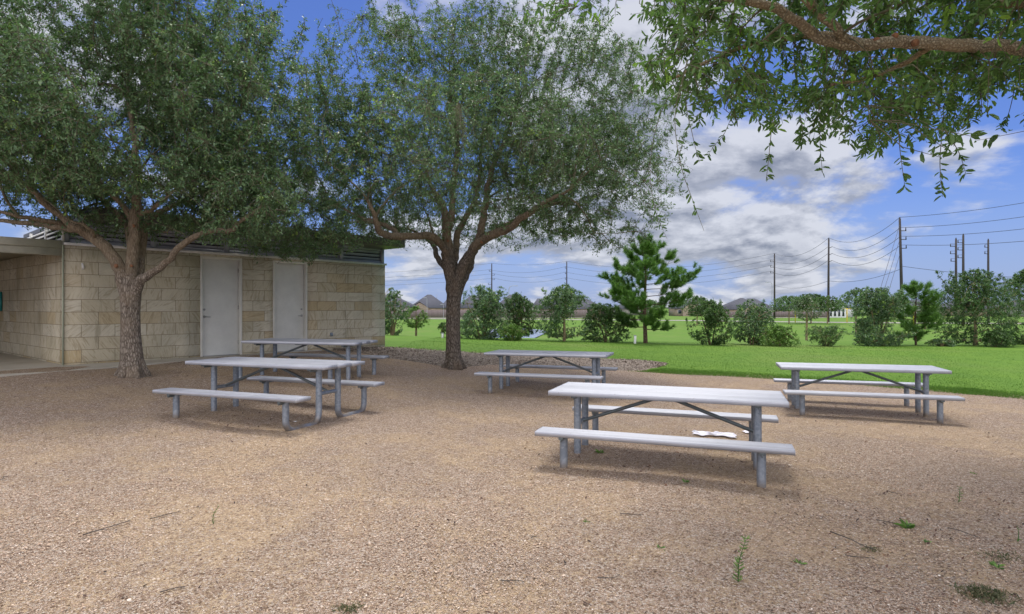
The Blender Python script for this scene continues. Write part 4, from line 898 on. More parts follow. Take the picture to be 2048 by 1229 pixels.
# ------------------------------------------------------------------ shrubs and small trees beyond the lawn
def px2x(px, Z): return (px - 1024) / F * Z
def shrub(px, Z, half_px, top, low, label, seed, n=700, per=14, leaf=.075, m=None, stems=5, shape='oval', name='shrub', cat='shrub', trunk_h=.0, young=.05, shoots=0, lean=0, group=None, depth=.9, tilt_px=0, baseoff=0):
    """leafy plant whose crown spans px +- half_px and image rows top..low at distance Z"""
    g = np.random.default_rng(seed); m = m or (M_shrub, M_shrubm, M_leaf)[seed % 3]; x = px2x(px, Z); z0 = gz(x, Z); root = empty(name, (x, Z, z0)); tag(root, label, cat, group)
    half_px *= 1.14; n = int(n * 1.65); shoots = shoots + (4 if half_px > 30 else 0); hw = half_px / F * Z; zt = EYE + (Y0 - top) / F * Z - z0; zl = max(EYE + (Y0 - low) / F * Z - z0, .05); H = zt - zl; sk = Skeleton(g); tilt = tilt_px / F * Z
    sc = hw ** .5
    if trunk_h:
        p = spline([(0, 0, -.1), (.02, 0, zl + H * .2), (tilt * .5, .05, zl + H * .55), (tilt, 0, zt * .9)], 14); r0 = .035 + .018 * zt; sk.add_path(p, np.linspace(r0, .012, 14), 1)
    else:
        for i in range(stems):
            a = g.random() * 6.28; s = g.uniform(.25, .75); p = spline([(math.cos(a) * .05, math.sin(a) * .05, -.08), (math.cos(a) * hw * s * .4, math.sin(a) * hw * s * .4, zl + H * .3), (math.cos(a) * hw * s + tilt, math.sin(a) * hw * s, zl + H * g.uniform(.6, .85))], 9)
            sk.add_path(p, np.linspace(.03 + .006 * zt, .010, 9), 1)
    for i in range(shoots):
        a = g.random() * 6.28; s = g.uniform(.1, .9) * hw; q = g.uniform(.75, 1.0)
        p = spline([(0, 0, zl + H * .35), (math.cos(a) * s * .6, math.sin(a) * s * .6, zl + H * .7 * q), (math.cos(a) * s + lean, math.sin(a) * s, zl + H * q)], 9); sk.add_path(p, np.linspace(.018, .004, 9), 1)
    def env(k, inner=.2):
        out = []; tot = 0
        while tot < k:
            u = g.random(k); a = g.random(k) * 6.283; rr = (inner ** 2 + (1 - inner ** 2) * g.random(k)) ** .5
            if shape == 'oval': w = np.sin(np.clip(u * .93 + .07, 0, 1) * math.pi) ** .55
            elif shape == 'cone': w = (1 - u) ** .6 * np.clip(u * 7 + .45, 0, 1)
            elif shape == 'vase': w = .30 + .75 * u ** .7 - .35 * np.clip(u - .82, 0, 1) * 5 * .6
            elif shape == 'dome': w = np.sqrt(np.clip(1 - (u * .98) ** 2.2, 0, 1)) * (.75 + .25 * np.clip(u * 5, 0, 1))
            elif shape == 'umbrella': w = np.sqrt(np.clip(1 - ((u - .35) / .66) ** 2, 0, 1))
            a2 = a + seed; w = w * (1 + .22 * np.sin(3 * a2 + u * 5) + .14 * np.sin(5 * a2 - u * 9))
            p = np.column_stack([np.cos(a) * rr * w * hw + tilt * u, np.sin(a) * rr * w * hw * depth, zl + u * H * (1 + .06 * np.sin(4 * a2) - .04)])
            f = 2.4 / max(hw, .3); nz = np.sin(p[:, 0] * f + seed) + np.sin(p[:, 1] * f * 1.2 + 2 * seed) + np.sin(p[:, 2] * f * 1.1 + 3 * seed) + np.sin((p[:, 0] - p[:, 2]) * f * 1.9)
            keep = nz > -1.15 + g.normal(0, .5, k); p = p[keep]; out.append(p); tot += len(p)
        return np.vstack(out)[:k]
    sk.attach(env(max(22, n // 14), .1), 2, .016, up=.12, rmin=.006, gap=.25); sk.attach(env(max(60, n // 5), .3), 3, .008, up=.05, rmin=.004, gap=.25)
    pts = env(n, .35)
    if shoots: ext = np.vstack([p for p, r, l in sk.paths if l == 1 and len(p) == 9][-shoots:]); ext = ext[ext[:, 2] > zl + H * .45]; ext = np.repeat(ext, 7, 0) + g.normal(0, .09, (len(ext) * 7, 3)); pts = np.vstack([pts, ext])
    tw, lf = twigs_and_leaves(sk, pts, g, leaf, per, young=young, tl=(.18, .38), spread=.8, droop=.1, asp=.42, tcol=(.45, .22))
    mb = MB()
    for path, rad, l in sk.paths: mb.tube(path, rad, 8 if l == 1 else 4, cap=False)
    mb.build('trunk' if trunk_h else 'stems', M_limbn, root, smooth=True); lf.build('crown', m, root, tint=True)
    return root
GT = 'shrubs along the lawn crest'
shrub(785, 29, 26, 577, 672, 'dark columnar shrub just past the end of the building', 41, n=520, shape='oval')
shrub(832, 31, 24, 612, 655, 'thin young tree with a bare stem in front of the wooden fence', 42, n=260, per=12, trunk_h=1, name='young_tree', cat='young tree', m=M_shrubl)
shrub(886, 28, 10, 643, 670, 'tiny shrub beside the middle oak trunk', 43, n=60)
shrub(963, 27.5, 47, 572, 681, 'wide bushy shrub with a wispy top right of the middle oak trunk', 44, n=1150, shoots=7, shape='dome')
shrub(1040, 28.5, 38, 588, 672, 'leaning bushy shrub left of the pond', 45, n=700, tilt_px=-6, shoots=3)
shrub(1024, 26.5, 27, 650, 683, 'low light green bush beside the pond edge', 46, n=330, m=M_shrubl, leaf=.06)
shrub(1128, 27.5, 52, 572, 676, 'round headed small tree with a visible dark trunk right of the pond', 47, n=950, trunk_h=1, name='small_tree', cat='small tree', shoots=7, shape='oval')
shrub(1212, 28, 43, 607, 688, 'dark drooping shrub immediately left of the large pine', 48, n=820, shape='dome', tilt_px=-10)
shrub(1422, 26.5, 38, 602, 690, 'upright glossy shrub with one tall leafy shoot right of the large pine', 49, n=650, shoots=3, shape='oval')
shrub(1503, 27.5, 36, 600, 690, 'dark dense shrub with a light bush at its right foot', 50, n=720, shoots=3, shape='oval')
shrub(1556, 26, 34, 652, 692, 'low light green bush at the foot of a dark dense shrub', 51, n=420, m=M_shrubl, leaf=.065, shape='dome')
shrub(1650, 26, 38, 652, 692, 'low vase shaped bush standing alone in the grass', 52, n=420, shape='vase', leaf=.05)
shrub(1756, 26.5, 47, 577, 694, 'tall dark green shrub with long upright shoots left of the young pine', 53, n=1200, shoots=11, shape='dome', lean=.25)
shrub(1950, 27, 72, 540, 688, 'large spreading tree with long arching shoots near the right edge', 54, n=1500, trunk_h=1, name='small_tree', cat='small tree', shoots=16, shape='oval')
shrub(2052, 28.5, 50, 540, 690, 'dense dark tree cut by the right edge', 55, n=1300, trunk_h=1, name='small_tree', cat='small tree', shape='oval')
shrub(1883, 26, 22, 678, 694, 'low scrubby bush at the foot of the young pine', 56, n=160, shape='dome')
shrub(1613, 44, 27, 592, 640, 'slender blossoming sapling on a bare stem', 57, n=300, m=M_blossom, trunk_h=1, name='flowering_sapling', cat='sapling', leaf=.10, per=10)
shrub(1996, 25.5, 26, 660, 695, 'low dark bush under the spreading tree near the right edge', 58, n=220, shape='dome')
# far trees
for i, (px, Z, hw, top, low, lab) in enumerate([(1394, 110, 26, 592, 632, 'distant dark round tree in front of the gabled roofs right of the pine'), (1578, 118, 34, 592, 622, 'leftmost of the flat topped distant trees before the houses'), (1622, 120, 34, 588, 621, 'middle one of the flat topped distant trees before the houses'), (1655, 116, 26, 592, 622, 'flat topped distant tree at the second power pole'),
                                        (1712, 75, 30, 577, 632, 'dark round distant tree left of the tall shooting shrub'), (1850, 90, 30, 600, 640, 'distant tree behind the young pine'), (1300, 120, 26, 600, 634, 'distant pale tree seen behind the large pine')]):
    shrub(px, Z, hw, top, low, lab, 70 + i, n=480, per=14, leaf=.22 * Z / 110, trunk_h=1, name='distant_tree', cat='tree', shape='umbrella' if 1570 < px < 1670 else 'oval', group='distant trees before the houses')

# pines
def pine(px, Z, top, base_row, spread_px, label, seed, nb, lowfrac, trunk_r, tuft=120):
    g = np.random.default_rng(seed); x = px2x(px, Z); z0 = gz(x, Z); H = EYE + (Y0 - top) / F * Z - z0; sp = spread_px / F * Z; root = empty('pine_tree', (x, Z, z0)); tag(root, label, 'pine tree')
    tp = spline([(0, 0, -.1), (-.04, 0, H * .35), (.02, .03, H * .7), (0, 0, H * .97)], 20); tr = np.linspace(trunk_r, .015, 20); MB().tube(tp, tr, 14, rough=.05).build('trunk', M_pbark, root, smooth=True)
    br = MB(); tips = []
    for i in range(nb):
        f = lowfrac + (1 - lowfrac) * (i + g.random() * .6) / nb; h = H * f * .96; a = i * 2.4 + g.normal(0, .35)
        prof = np.interp(f, [lowfrac, .28, .42, .6, .8, 1.0], [.50, .72, 1.0, .85, .55, .16]) * g.uniform(.6, 1.15); L = sp * prof; d = np.array([math.cos(a), math.sin(a), 0]); c = np.array([np.interp(h, tp[:, 2], tp[:, 0]), 0, h])
        rise = np.interp(f, [0, .3, .6, 1], [-.05, .15, .5, .8]) * L * g.uniform(.5, 1.6); p = spline([c, c + d * L * .5 + (0, 0, rise * .25 - .03 * L), c + d * L + (0, 0, rise)], 9); br.tube(p, np.linspace(.012 + .014 * (1 - f) * trunk_r / .08, .006, 9), 6, cap=False)
        tips.append((p[-1], unit(p[-1] - p[-2] + np.array([0, 0, .05]))))
        for j in range(int(6 + L * 6.0)):
            u = g.uniform(.32, .97); q = p[int(u * 8)]; side = g.choice([-1, 1]); e = unit(d * g.uniform(.3, 1) + np.cross(d, [0, 0, 1]) * side * g.uniform(.2, 1) + np.array([0, 0, g.uniform(.1, 1.5)])); l2 = L * g.uniform(.12, .34) + .12
            q2 = q + e * l2; br.tube(spline([q, q + e * l2 * .5 - (0, 0, .02), q2], 4), [.006, .005, .004, .003], 4, cap=False); tips.append((q2, unit(e + np.array([0, 0, .25]))))
            if g.random() < .6: tips.append((q + e * l2 * .55, unit(e)))
    tips.append((tp[-1], np.array([0, 0, 1.])))
    br.build('branches', M_pbark, root, smooth=True)
    P0 = np.repeat(np.array([t[0] for t in tips]), tuft, 0); D = np.repeat(np.array([t[1] for t in tips]), tuft, 0); n = len(P0); P0 = P0 - D * (g.random(n) * .26)[:, None]
    r = unit(np.cross(D, g.normal(0, 1, (n, 3)))); nd = unit(D * g.uniform(.35, 1.1, (n, 1)) + r * .8 + np.array([0, 0, -.05])); ln = g.uniform(.13, .23, n)[:, None]; w = unit(np.cross(nd, g.normal(0, 1, (n, 3)))) * .008
    V = np.stack([P0 - w, P0 + w, P0 + nd * ln], 1).reshape(-1, 3); MB().add(V, None, np.arange(n * 3).reshape(-1, 3), tint=np.clip(g.normal(.5, .2, n) + np.repeat(g.normal(0, .12, len(tips)), tuft), 0, 1)).build('needles', M_needle, root, tint=True)
pine(1291, 27.5, 484, 690, 104, 'tall open pine tree at the lawn crest in the centre', 61, 34, .14, .105, 130)
pine(1832, 27, 563, 697, 52, 'young pine between the tall shooting shrub and the spreading tree', 63, 26, .10, .05, 60)

# white marker posts by the lawn crest
for px, Z, h, w, lab in ((1270, 26.6, .37, .10, 'short white marker post left of the pine trunk'), (885, 27, .22, .09, 'small white marker post beside the middle oak trunk')):
    x = px2x(px, Z); t = empty('marker_post', (x, Z, gz(x, Z))); tag(t, lab, 'marker post', 'white marker posts in the grass'); MB().box((0, 0, h / 2), (w, w, h), tilt=(0, .05, 0)).build('post', M_white, t, bevel=.01); MB().box((0, 0, h + .015), (w * 1.2, w * 1.2, .03), tilt=(0, .05, 0)).build('cap', M_lamp, t, bevel=.006)

# ------------------------------------------------------------------ houses, fence
def house(pl, prl, prr, pr, yr, Z, ye, wallm, label, gable=False, seed=0):
    xl, xa, xb, xr = [px2x(p, Z) for p in (pl, prl, prr, pr)]; g = np.random.default_rng(seed); zr = EYE + (Y0 - yr) / F * Z; ze = EYE + (Y0 - ye) / F * Z; gz0 = -1.8; cx = (xl + xr) / 2
    root = empty('house', (cx, Z, gz0)); tag(root, label, 'house', 'houses in the distance')
    D = 11.; w0 = xl - cx; w1 = xr - cx; H = zr - gz0; E = ze - gz0
    MB().box(((w0 + w1) / 2, D / 2, E / 2), (w1 - w0 - 1.0, D - 1.0, E)).build('wall', wallm, root)
    a, b = xa - cx, xb - cx; V = [(w0, 0, E), (w1, 0, E), (w1, D, E), (w0, D, E), (a, D / 2, H), (max(b, a + .05), D / 2, H), (w0, 0, E - .18), (w1, 0, E - .18), (w1, D, E - .18), (w0, D, E - .18)]
    rf = MB().add(V, [(0, 1, 5, 4), (2, 3, 4, 5), (0, 6, 7, 1), (1, 7, 8, 2), (2, 8, 9, 3), (3, 9, 6, 0), (6, 9, 8, 7)], [(1, 2, 5), (3, 0, 4)]).build('roof', M_shingle, root)
    for k in range(2): xx = w0 + (w1 - w0) * g.uniform(.3, .7); MB().tube([(xx, D * .62, H * .72), (xx, D * .62, H + .1)], .07, 6).build('vent_pipe', M_lamp, rf)
    for k in range(max(2, int((w1 - w0) / 4.5))):
        xx = w0 + 1.8 + k * 4.3
        if xx < w1 - 1.6:
            f = MB().box((xx, .46, 1.55), (1.3, .1, 1.4)).build('window', M_wwall, root); MB().box((xx, .40, 1.55), (1.1, .04, 1.2)).build('pane', M_glass, f)
    if gable:
        gx_ = (w0 + w1) / 2 + gable; V = [(gx_ - 3, -.6, E * .98), (gx_ + 3, -.6, E * .98), (gx_, -.6, E + 1.9), (gx_, D * .3, E + 1.9)]; MB().add([(gx_ - 3.3, -.8, E - .1), (gx_, -.8, E + 2.1), (gx_, D * .35, E + 2.1), (gx_ - 3.3, D * .1, E - .1), (gx_ + 3.3, -.8, E - .1), (gx_ + 3.3, D * .1, E - .1)], [(0, 1, 2, 3), (1, 4, 5, 2)]).build('roof', M_shingle, root)
        MB().add([(gx_ - 3, -.6, 0), (gx_ + 3, -.6, 0), (gx_ + 3, -.6, E), (gx_, -.6, E + 1.8), (gx_ - 3, -.6, E)], [(0, 1, 2, 4)], [(2, 3, 4)]).build('wall', wallm, root)
    return root
HS = [(748, 768, 772, 826, 586, 188, 614, M_brick2, 'house with a dark hipped roof just past the end of the building', 0), (816, 850, 858, 893, 589, 200, 616, M_brick, 'house with a pointed dark hipped roof left of the middle oak trunk', -2.5),
      (880, 889, 905, 925, 600, 215, 616, M_brick2, 'small dark roof directly behind the middle oak trunk', 0), (912, 938, 966, 1004, 591, 200, 616, M_brick, 'dark roof behind the wispy topped shrub', 0),
      (986, 1018, 1039, 1082, 589, 196, 617, M_brick2, 'dark hipped roof behind the street lamp', 2.5), (1062, 1076, 1177, 1213, 597, 205, 618, M_brick, 'long dark ridge roof behind the round headed tree', 0),
      (1232, 1252, 1282, 1312, 606, 230, 618, M_brick2, 'low dark roof behind the large pine', 0), (1350, 1386, 1412, 1452, 598, 210, 617, M_brick, 'tan house with a dark hipped roof behind the distant round tree', -3.5),
      (1446, 1492, 1498, 1534, 596, 215, 619, M_brick, 'brick house with a pointed dark roof right of the upright glossy shrub', 3), (1482, 1506, 1521, 1556, 597, 228, 619, M_brick2, 'dark flat ridged roof beside the third power pole', 0),
      (1560, 1600, 1640, 1672, 606, 225, 619, M_brick, 'low house partly hidden by the flat topped trees', 0), (1655, 1672, 1684, 1712, 602, 190, 616, M_wwall, 'white house with tall dark windows right of the second power pole', 0),
      (1778, 1800, 1862, 1888, 600, 200, 618, M_brick2, 'wide dark roof behind the young pine', 0), (1900, 1930, 1990, 2040, 601, 210, 618, M_brick, 'dark roof behind the large spreading tree', 0), (2030, 2060, 2090, 2130, 600, 200, 618, M_brick2, 'dark roof at the right edge', 0)]
for i, (a, b, c, d, yr, Z, ye, wm, lab, gb) in enumerate(HS):
    hh = house(a, b, c, d, yr, Z, ye, wm, lab, gb, i)
    if 'white house' in lab:       # gabled bay with four tall windows
        gx_ = px2x(1674, 184) - px2x((1655 + 1712) / 2, 190); o_ = -6.0
        E = 4.4; MB().add([(gx_ - 2.9, o_, 0), (gx_ + 2.9, o_, 0), (gx_ + 2.9, o_, 3.2), (gx_, o_, 4.75), (gx_ - 2.9, o_, 3.2)], [(0, 1, 2, 4)], [(2, 3, 4)]).build('wall', M_wwall, hh)
        MB().add([(gx_ - 3.2, o_ - .3, 3.1), (gx_, o_ - .3, 4.9), (gx_, 5, 4.9), (gx_ - 3.2, 5, 3.1), (gx_ + 3.2, o_ - .3, 3.1), (gx_ + 3.2, 5, 3.1)], [(0, 1, 2, 3), (1, 4, 5, 2)]).build('roof', M_shingle, hh)
        for k in range(4):
            xx = gx_ - 1.95 + k * 1.3; f = MB().box((xx, o_ - .03, 1.55), (.75, .08, 2.3)).build('window', M_wwall, hh); MB().box((xx, o_ - .08, 1.55), (.58, .04, 2.1)).build('pane', M_glass, f)
def board_fence(x0, x1, Z, h, label):
    root = empty('board_fence', ((x0 + x1) / 2, Z, -1.8)); tag(root, label, 'fence'); L = x1 - x0; mb = MB(); n = int(L / .30)
    for i in range(n): mb.box((-L / 2 + (i + .5) * L / n, 0, h / 2 + .02 * math.sin(i * 7.7)), (L / n - .02, .04, h))
    mb.build('boards', M_fence, root)
    for i in range(int(L / 2.4)): MB().box((-L / 2 + 1.2 + i * 2.4, .09, h / 2), (.12, .12, h + .06)).build('post', M_fence, root)
    MB().box((0, -.03, .10), (L, .05, .22)).build('kickboard', M_beam, root)
board_fence(-44, 30, 172, 2.45, 'long weathered grey wooden fence below the dark roofs')
board_fence(62, 96, 178, 1.9, 'low brown wooden fence behind the flat topped trees')

# ------------------------------------------------------------------ power poles and wires
def pole(px_top, ytop, Z, label, arms, px_base=None, angled=False, rad=.22):
    x = px2x(px_top, Z); zt = EYE + (Y0 - ytop) / F * Z; root = empty('power_pole', (x if px_base is None else px2x(px_base, Z), Z, -1.85)); H = zt + 1.85; dx = x - root.location[0]
    tag(root, label, 'power pole', 'power poles in the distance'); MB().tube([(0, 0, 0), (dx * .5, 0, H * .5), (dx, 0, H - .25)], [rad, rad * .82, rad * .62], 14).build('pole', M_pole, root, smooth=True)
    MB().tube([(dx, 0, H - .3), (dx, 0, H)], .10, 8).build('pole_cap', M_pole, root)
    pts = []
    for (yy, side, L) in arms:
        z = EYE + (Y0 - yy) / F * Z + 1.85; fx = dx * z / H
        a = MB(); e = (fx + side * L, 0, z + (.35 if angled else 0)); a.tube([(fx, 0, z), e], [.07, .055], 8)
        if not angled: a.tube([(fx + side * L, 0, z - .05), (fx + side * L, 0, z + .55)], [.09, .06], 8); a.tube([(fx, 0, z + .55), (fx + side * L, 0, z + .55)], [.03, .03], 6)
        a.build('insulator_arm', M_pole, root); pts.append(np.array([root.location[0] + e[0], Z, -1.85 + e[2] + (0 if angled else .55)]))
    return np.array([x, Z, zt]), pts
t1, a1 = pole(1799.5, 435, 98, 'tallest dark power pole with three arms on its right side', [(462, 1, .95), (479.5, 1, .95), (497, 1, .95)], px_base=1805, rad=.27)
t2, a2 = pole(1657.5, 476, 128.7, 'power pole standing bare in front of the far road', [(497, 1, .8), (510.5, 1, .8), (524.5, 1, .8)], px_base=1656.5, angled=True, rad=.27)
t3, a3 = pole(1549, 507, 167, 'power pole beside a street lamp, arms on its left side', [(524, -1, 1.1), (535, -1, 1.1), (546.5, -1, 1.1)], rad=.28)
t4, a4 = pole(1133.5, 523, 196, 'power pole rising behind the round headed tree right of the pond', [(537, -1, .5), (548, -1, .5), (559, -1, .5)], rad=.26)
t5, a5 = pole(983.5, 527, 205, 'power pole with a transformer right of the middle oak trunk', [(543, -1, .9), (551, 1, .9), (560, 1, .9), (569.5, -1, 1.2)], rad=.28)
MB().tube([(.7, -.1, 8.2), (.7, -.1, 9.2)], .32, 12).build('transformer', M_lamp, [o for o in COL.objects if o.name.startswith('power_pole')][4])
pole(1912, 476, 118, 'leftmost of the three clustered power poles above the spreading tree', [(493.5, -1, 1.1), (508, -1, 1.1), (523, -1, 1.0)], rad=.27)
pole(1926.5, 468, 112, 'middle of the three clustered power poles above the spreading tree', [(486, -1, 1.0), (500.5, -1, 1.0), (516, -1, 1.0)], rad=.27)
pole(1976.5, 478, 122, 'rightmost of the three clustered power poles above the spreading tree', [(495, -1, .7), (508, -1, .7)], rad=.26)
def wire(a, b, sag, label, r=.035):
    a = np.array(a, float); b = np.array(b, float); u = np.linspace(0, 1, 26)[:, None]; p = a + (b - a) * u; p[:, 2] -= 4 * sag * (u * (1 - u))[:, 0]
    o = (a + b) / 2; w = MB().tube(p - o, r, 5).build('power_line', M_wire, loc=tuple(o)); tag(w, label, 'power line', 'power lines between the poles')
pos = ['top', 'upper', 'middle', 'lowest']
for k, (p, q, s) in enumerate([(t1, t2, 2.3)] + [(a1[i] - (.9, 0, 0), a2[i], 2.1) for i in range(3)]): wire(p, q, s, f'{pos[k]} line from the tallest pole to the bare pole by the road')
for k, (p, q, s) in enumerate([(t2, t3, 2.2)] + [(a2[i] - (.9, 0, 0), a3[i], 2.2) for i in range(3)]): wire(p, q, s, f'{pos[k]} line from the roadside pole to the pole by the street lamp')
for k, (p, q, s) in enumerate([(t3, t4, 3.2)] + [(a3[i], a4[i], 3.2) for i in range(3)]): wire(p, q, s, f'{pos[k]} of the long lines passing behind the large pine')
for k, (p, q, s) in enumerate([(t4, t5, .9)] + [(a4[i], [a5[0], a5[1], a5[2]][i], 1.5) for i in range(3)]): wire(p, q, s, f'{pos[k]} of the short lines between the two poles near the pond')
for k, y in enumerate((549, 557, 564, 572)): wire([t5, a5[0], a5[1], a5[2]][k], at(640, y + 1, 215), .8, f'{pos[k]} line from the transformer pole towards the building')
for k, (y, p) in enumerate(((396, t1), (423, a1[0]), (449, a1[1]), (476, a1[2]))): q = at(2500, Y0 - (Y0 - y) * 1.42 + 0, 62); wire(p, q, 1.2, f'{pos[k]} line running off to the right from the tallest pole')
wire(at(1805, 533, 98), at(2300, 556, 100), 1.0, 'single low line right of the tallest pole'); wire(at(1805, 537, 98), at(1657, 562, 128.7), 1.0, 'single low line between the tallest pole and the bare pole'); wire(at(1657, 562, 128.7), at(1549, 571, 167), 1.2, 'single low line left of the bare pole')
for k, (y, xx) in enumerate(((448, 1742), (478, 1750), (508, 1760))): b = at(xx, 640, 84); wire(at(1800, y, 98), b, 0, f'{["outer", "second", "inner"][k]} guy wire slanting down from the tallest pole', .03)

def lamp(px, ytop, Z, label, side=1, L=1.6, r=.09):
    x = px2x(px, Z); H = EYE + (Y0 - ytop) / F * Z + 1.8; t = empty('street_lamp', (x, Z, -1.8)); tag(t, label, 'street lamp', 'street lamps in the distance')
    MB().tube(spline([(0, 0, 0), (0, 0, H * .6), (0, 0, H * .9), (side * L * .3, 0, H * .985), (side * L, 0, H)], 16), np.linspace(r, r * .55, 16), 8).build('post', M_lamp, t, smooth=True)
    MB().box((side * (L + .3), 0, H - .03), (.8, .3, .14)).build('lamp_head', M_lamp, t, bevel=.03)
lamp(1018, 572, 150, 'tall curved street lamp in front of the dark hipped roof'); lamp(854, 595.5, 165, 'small street lamp left of the middle oak trunk', -1, .3, .07); lamp(1544, 564.5, 150, 'street lamp beside the third power pole', -1, 1.0, .08); lamp(887, 609, 165, 'short street lamp touching the middle oak trunk', -1, .2, .06)
for px, Z, top, lab, ch in ((1590.5, 126, 615, 'plain thin yellow post behind the flowering sapling', 0), (1694, 126, 617, 'yellow post with a crossbar left of the tall shooting shrub', 1), (1827, 100, 612, 'thin yellow post behind the young pine', 0)):
    x = px2x(px, Z); t = empty('yellow_post', (x, Z, -1.8)); tag(t, lab, 'post', 'yellow posts by the road'); H = EYE + (Y0 - top) / F * Z + 1.8; MB().tube([(0, 0, 0), (0, 0, H)], .09, 8).build('post', M_yellow, t)
    if ch: MB().bar((-.9, 0, H - .1), (.9, 0, H - .1), .12).build('crossbar', M_yellow, t)

# ------------------------------------------------------------------ small things on the gravel
def onground(px, py, Z0=None):
    Z = 5.0
    for _ in range(40): z = gz(px2x(px, Z), Z); Z = (EYE - z) * F / (py - Y0)
    return np.array([px2x(px, Z), Z, gz(px2x(px, Z), Z)])
# towel: crumpled sheet bunched in the middle
def towel():
    c = onground(1428, 871); g = np.random.default_rng(5); nu, nv = 90, 36; u, v = np.meshgrid(np.linspace(-1, 1, nu), np.linspace(-1, 1, nv)); L = .27
    x = u * L * (1 + .06 * np.sin(v * 4)); w = .105 * (.42 + .58 * np.abs(np.tanh((u + .08) * 2.6))) * (1 + .15 * np.sin(u * 9)); y = v * w + .02 * np.sin(u * 5) + .018 * np.sin(u * 11 + v * 2)
    fold = .5 + .5 * np.sin(v * 7.5 + np.sin(u * 3.2) * 1.8 + u * 1.2); fold2 = .5 + .5 * np.sin(v * 15 + u * 6 + 1); h = .006 + (.036 * fold + .010 * fold2) * (1 - np.abs(v) ** 4) * (.75 + .25 * np.sin(u * 6 + 2)) * (1 - .35 * np.exp(-((u + .08) / .1) ** 2)) * np.clip((1 - np.abs(u)) * 8, .15, 1)
    a = -.33; V = np.stack([x * math.cos(a) - y * math.sin(a), x * math.sin(a) + y * math.cos(a), h], -1).reshape(-1, 3)
    V2 = V.copy(); V2[:, 2] = np.maximum(V2[:, 2] - .006, .0005); i = np.arange(nv - 1)[:, None] * nu; j = np.arange(nu - 1)[None]; Q = np.stack([i + j, i + j + 1, i + nu + j + 1, i + nu + j], -1).reshape(-1, 4)
    mb = MB().add(V, Q); o = mb.build('cloth', M_cloth, smooth=True, loc=(c[0], c[1], c[2] + .008)); s = o.modifiers.new('thick', 'SOLIDIFY'); s.thickness = .004; ss = o.modifiers.new('sub', 'SUBSURF'); ss.levels = ss.render_levels = 1
    tag(o, 'crumpled white cloth on the gravel under the nearest picnic table', 'cloth')
    c = onground(1500, 866); nu, nv = 24, 18; u, v = np.meshgrid(np.linspace(-1, 1, nu), np.linspace(-1, 1, nv)); h = .008 + .03 * (1 - u ** 2) * (1 - v ** 4) * (.6 + .4 * np.sin(v * 8 + u * 3)); V = np.stack([u * .085, v * .06 + .01 * np.sin(u * 6), h], -1).reshape(-1, 3)
    i = np.arange(nv - 1)[:, None] * nu; j = np.arange(nu - 1)[None]; Q = np.stack([i + j, i + j + 1, i + nu + j + 1, i + nu + j], -1).reshape(-1, 4); o = MB().add(V, Q).build('cloth', M_cloth, smooth=True, loc=(c[0], c[1], c[2] + .004)); s = o.modifiers.new('thick', 'SOLIDIFY'); s.thickness = .004
    tag(o, 'small pale cloth scrap behind the right leg of the nearest picnic table', 'cloth')
towel()
def weed(px, py, h, n, label, seed, kind='tall', m=M_weed, ll=.05):
    g = np.random.default_rng(seed); c = onground(px, py); root = empty('weed', tuple(c)); tag(root, label, 'weed'); st = MB(); lf = MB()
    if kind == 'tall':
        p = spline([(0, 0, -.01), (.25 * h * g.uniform(-.2, .4), 0, h * .5), (h * .22, .02, h)], 14); st.tube(p, np.linspace(.004, .0015, 14), 5, cap=False); k = np.sort(g.integers(1, 14, n)); P0 = p[k]; td = np.tile([[.1, 0, 1.]], (n, 1)); rd = unit(np.column_stack([g.normal(0, 1, n), g.normal(0, 1, n), np.zeros(n)])); la = unit(rd * .9 + td * .55); L = ll * (1 - .35 * k / 14) * g.uniform(.7, 1.2, n)
    elif kind == 'rosette':
        a = g.random(n) * 6.28; P0 = np.zeros((n, 3)); P0[:, :2] = g.normal(0, .006, (n, 2)); la = unit(np.column_stack([np.cos(a), np.sin(a), g.uniform(.15, .9, n)])); L = h * g.uniform(.6, 1.3, n); st.tube([(0, 0, -.01), (0, 0, .02)], .004, 5)
    else:
        P0 = np.column_stack([g.normal(0, h, n), g.normal(0, h * .7, n), np.zeros(n)]); la = unit(np.column_stack([g.normal(0, .8, n), g.normal(0, .8, n), g.uniform(.3, 1, n)])); L = ll * g.uniform(.5, 1.3, n); st.tube([(0, 0, -.01), (0, 0, .01)], .004, 5)
    b, nr = frame(la, g); V, Q = leaf_six(P0, la, b, nr, L, L * (.20 if kind != 'rosette' else .22)); lf.add(V, Q, tint=np.tile(g.random(n), 2)); st.build('stem', M_weed, root); lf.build('leaves', m, root, tint=True)
weed(1476, 1166, .26, 60, 'tallest green weed on the gravel, in front of the nearest picnic table', 1)
weed(427, 1050, .14, 16, 'thin upright sprout alone on the left gravel', 2, ll=.025)
weed(1815, 1056, .085, 16, 'broad leaved green weed lying on the gravel at the right', 3, 'rosette')
weed(1917, 1005, .12, 12, 'spindly weed with a bare stalk towards the right edge', 4, ll=.04)
weed(1322, 1100, .04, 12, 'small weed tuft left of the tallest weed', 5, 'rosette'); weed(1950, 950, .04, 9, 'small bright weed nearest the right table', 6, 'rosette'); weed(1600, 1127, .04, 10, 'low weed just right of the tallest weed', 7, 'rosette')
weed(1997, 1135, .05, 12, 'bright little weed above the dried clump', 8, 'rosette'); weed(1172, 1045, .035, 10, 'small grey green weed left of centre on the near gravel', 9, 'rosette'); weed(1372, 966, .05, 14, 'weed under the front bench of the nearest picnic table', 10, 'rosette'); weed(1200, 906, .06, 20, 'green weed beside the left legs of the nearest picnic table', 11, 'rosette')
weed(1850, 1085, .03, 9, 'tiny weed below the broad leaved weed', 12, 'rosette'); weed(2035, 1085, .10, 8, 'thin stalk weed at the right edge', 13, ll=.03)
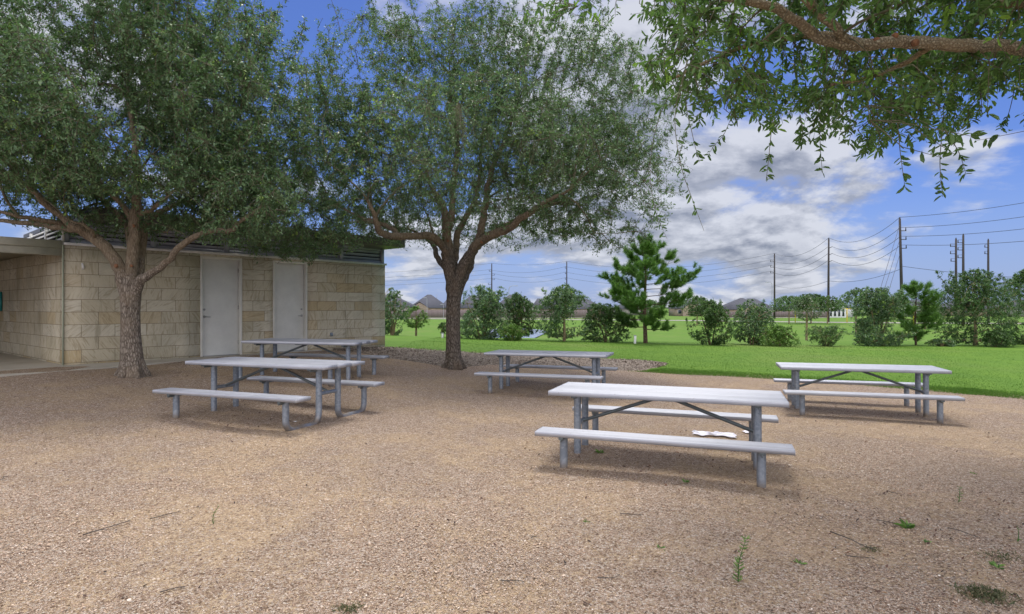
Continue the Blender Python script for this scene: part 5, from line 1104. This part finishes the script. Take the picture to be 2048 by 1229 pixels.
weed(1968, 1190, .07, 420, 'dark matted clump of dried weeds in the bottom right corner', 14, 'clump', M_drygr, .035); weed(2000, 1115, .07, 150, 'sparse brown weed mat above the dark clump', 15, 'clump', M_drygr, .025); weed(695, 1218, .04, 90, 'low green patch at the bottom edge', 16, 'clump', M_drygr, .03)
weed(1745, 1100, .035, 70, 'small dried tuft among the right twigs', 17, 'clump', M_drygr, .025)
def stick(x0, y0, x1, y1, label, seed, r=.004):
    g = np.random.default_rng(seed); a = onground(x0, y0); b = onground(x1, y1); p = spline(np.vstack([a, a + (b - a) * .35 + g.normal(0, .012, 3) * (1, 1, 0), a + (b - a) * .7 + g.normal(0, .012, 3) * (1, 1, 0), b]), 14); p[:, 2] = ground(p[:, 0], p[:, 1]) + r * 1.2 + .012; c = p.mean(0)
    mb = MB().tube(p - c, np.linspace(r, r * .5, 14), 6)
    for k in (4, 8, 11):
        q = p[k] - c; d = unit(np.cross(p[k + 1] - p[k], [0, 0, 1])) * g.choice([-1, 1]) + unit(p[k + 1] - p[k]); mb.tube([q, q + unit(d) * g.uniform(.02, .06)], [r * .5, r * .25], 5)
    tag(mb.build('fallen_twig', M_twig, loc=tuple(c)), label, 'twig', 'fallen twigs on the gravel')
for i, s in enumerate([(165, 1075, 262, 1045, 'longest dark twig on the left gravel'), (300, 1042, 362, 1028, 'shorter twig right of the longest left twig'), (0, 963, 16, 957, 'dark twig at the left edge'), (1660, 1068, 1750, 1105, 'long twig slanting below the broad leaved weed'), (1752, 1044, 1850, 1060, 'twig lying under the broad leaved weed'), (1775, 985, 1796, 992, 'short thick dark twig right of the nearest table leg'), (1895, 1060, 1960, 1080, 'curved twig right of the broad leaved weed'), (1240, 1031, 1285, 1034, 'thin straight twig centre right of the near gravel'), (1195, 1160, 1240, 1155, 'twig low in the centre of the near gravel'), (1000, 1166, 1050, 1170, 'pale twig in the bottom centre'), (1690, 1115, 1750, 1122, 'thin twig below the long slanting twig'), (1062, 1081, 1072, 1077, 'stubby twig near the middle of the gravel'), (320, 1190, 370, 1180, 'twig near the bottom left')]): stick(*s, i, .0045 if i in (0, 3) else .0035)
def scrap(px, py, w, label):
    c = onground(px, py); tag(MB().add(np.array([(-w, -w * .5, 0), (w, -w * .4, .004), (w * .9, w * .5, .012), (0, w * .1, .010), (-w * .8, w * .6, .003)]), None, [(0, 1, 3), (1, 2, 3), (3, 4, 0)]).build('paper_scrap', M_white, loc=(c[0], c[1], c[2] + .012)), label, 'paper scrap', 'paper scraps under the left table')
scrap(590, 846, .022, 'torn white paper scrap nearer the table leg, under the left table'); scrap(598, 854, .016, 'smaller white paper scrap just in front of the other one')
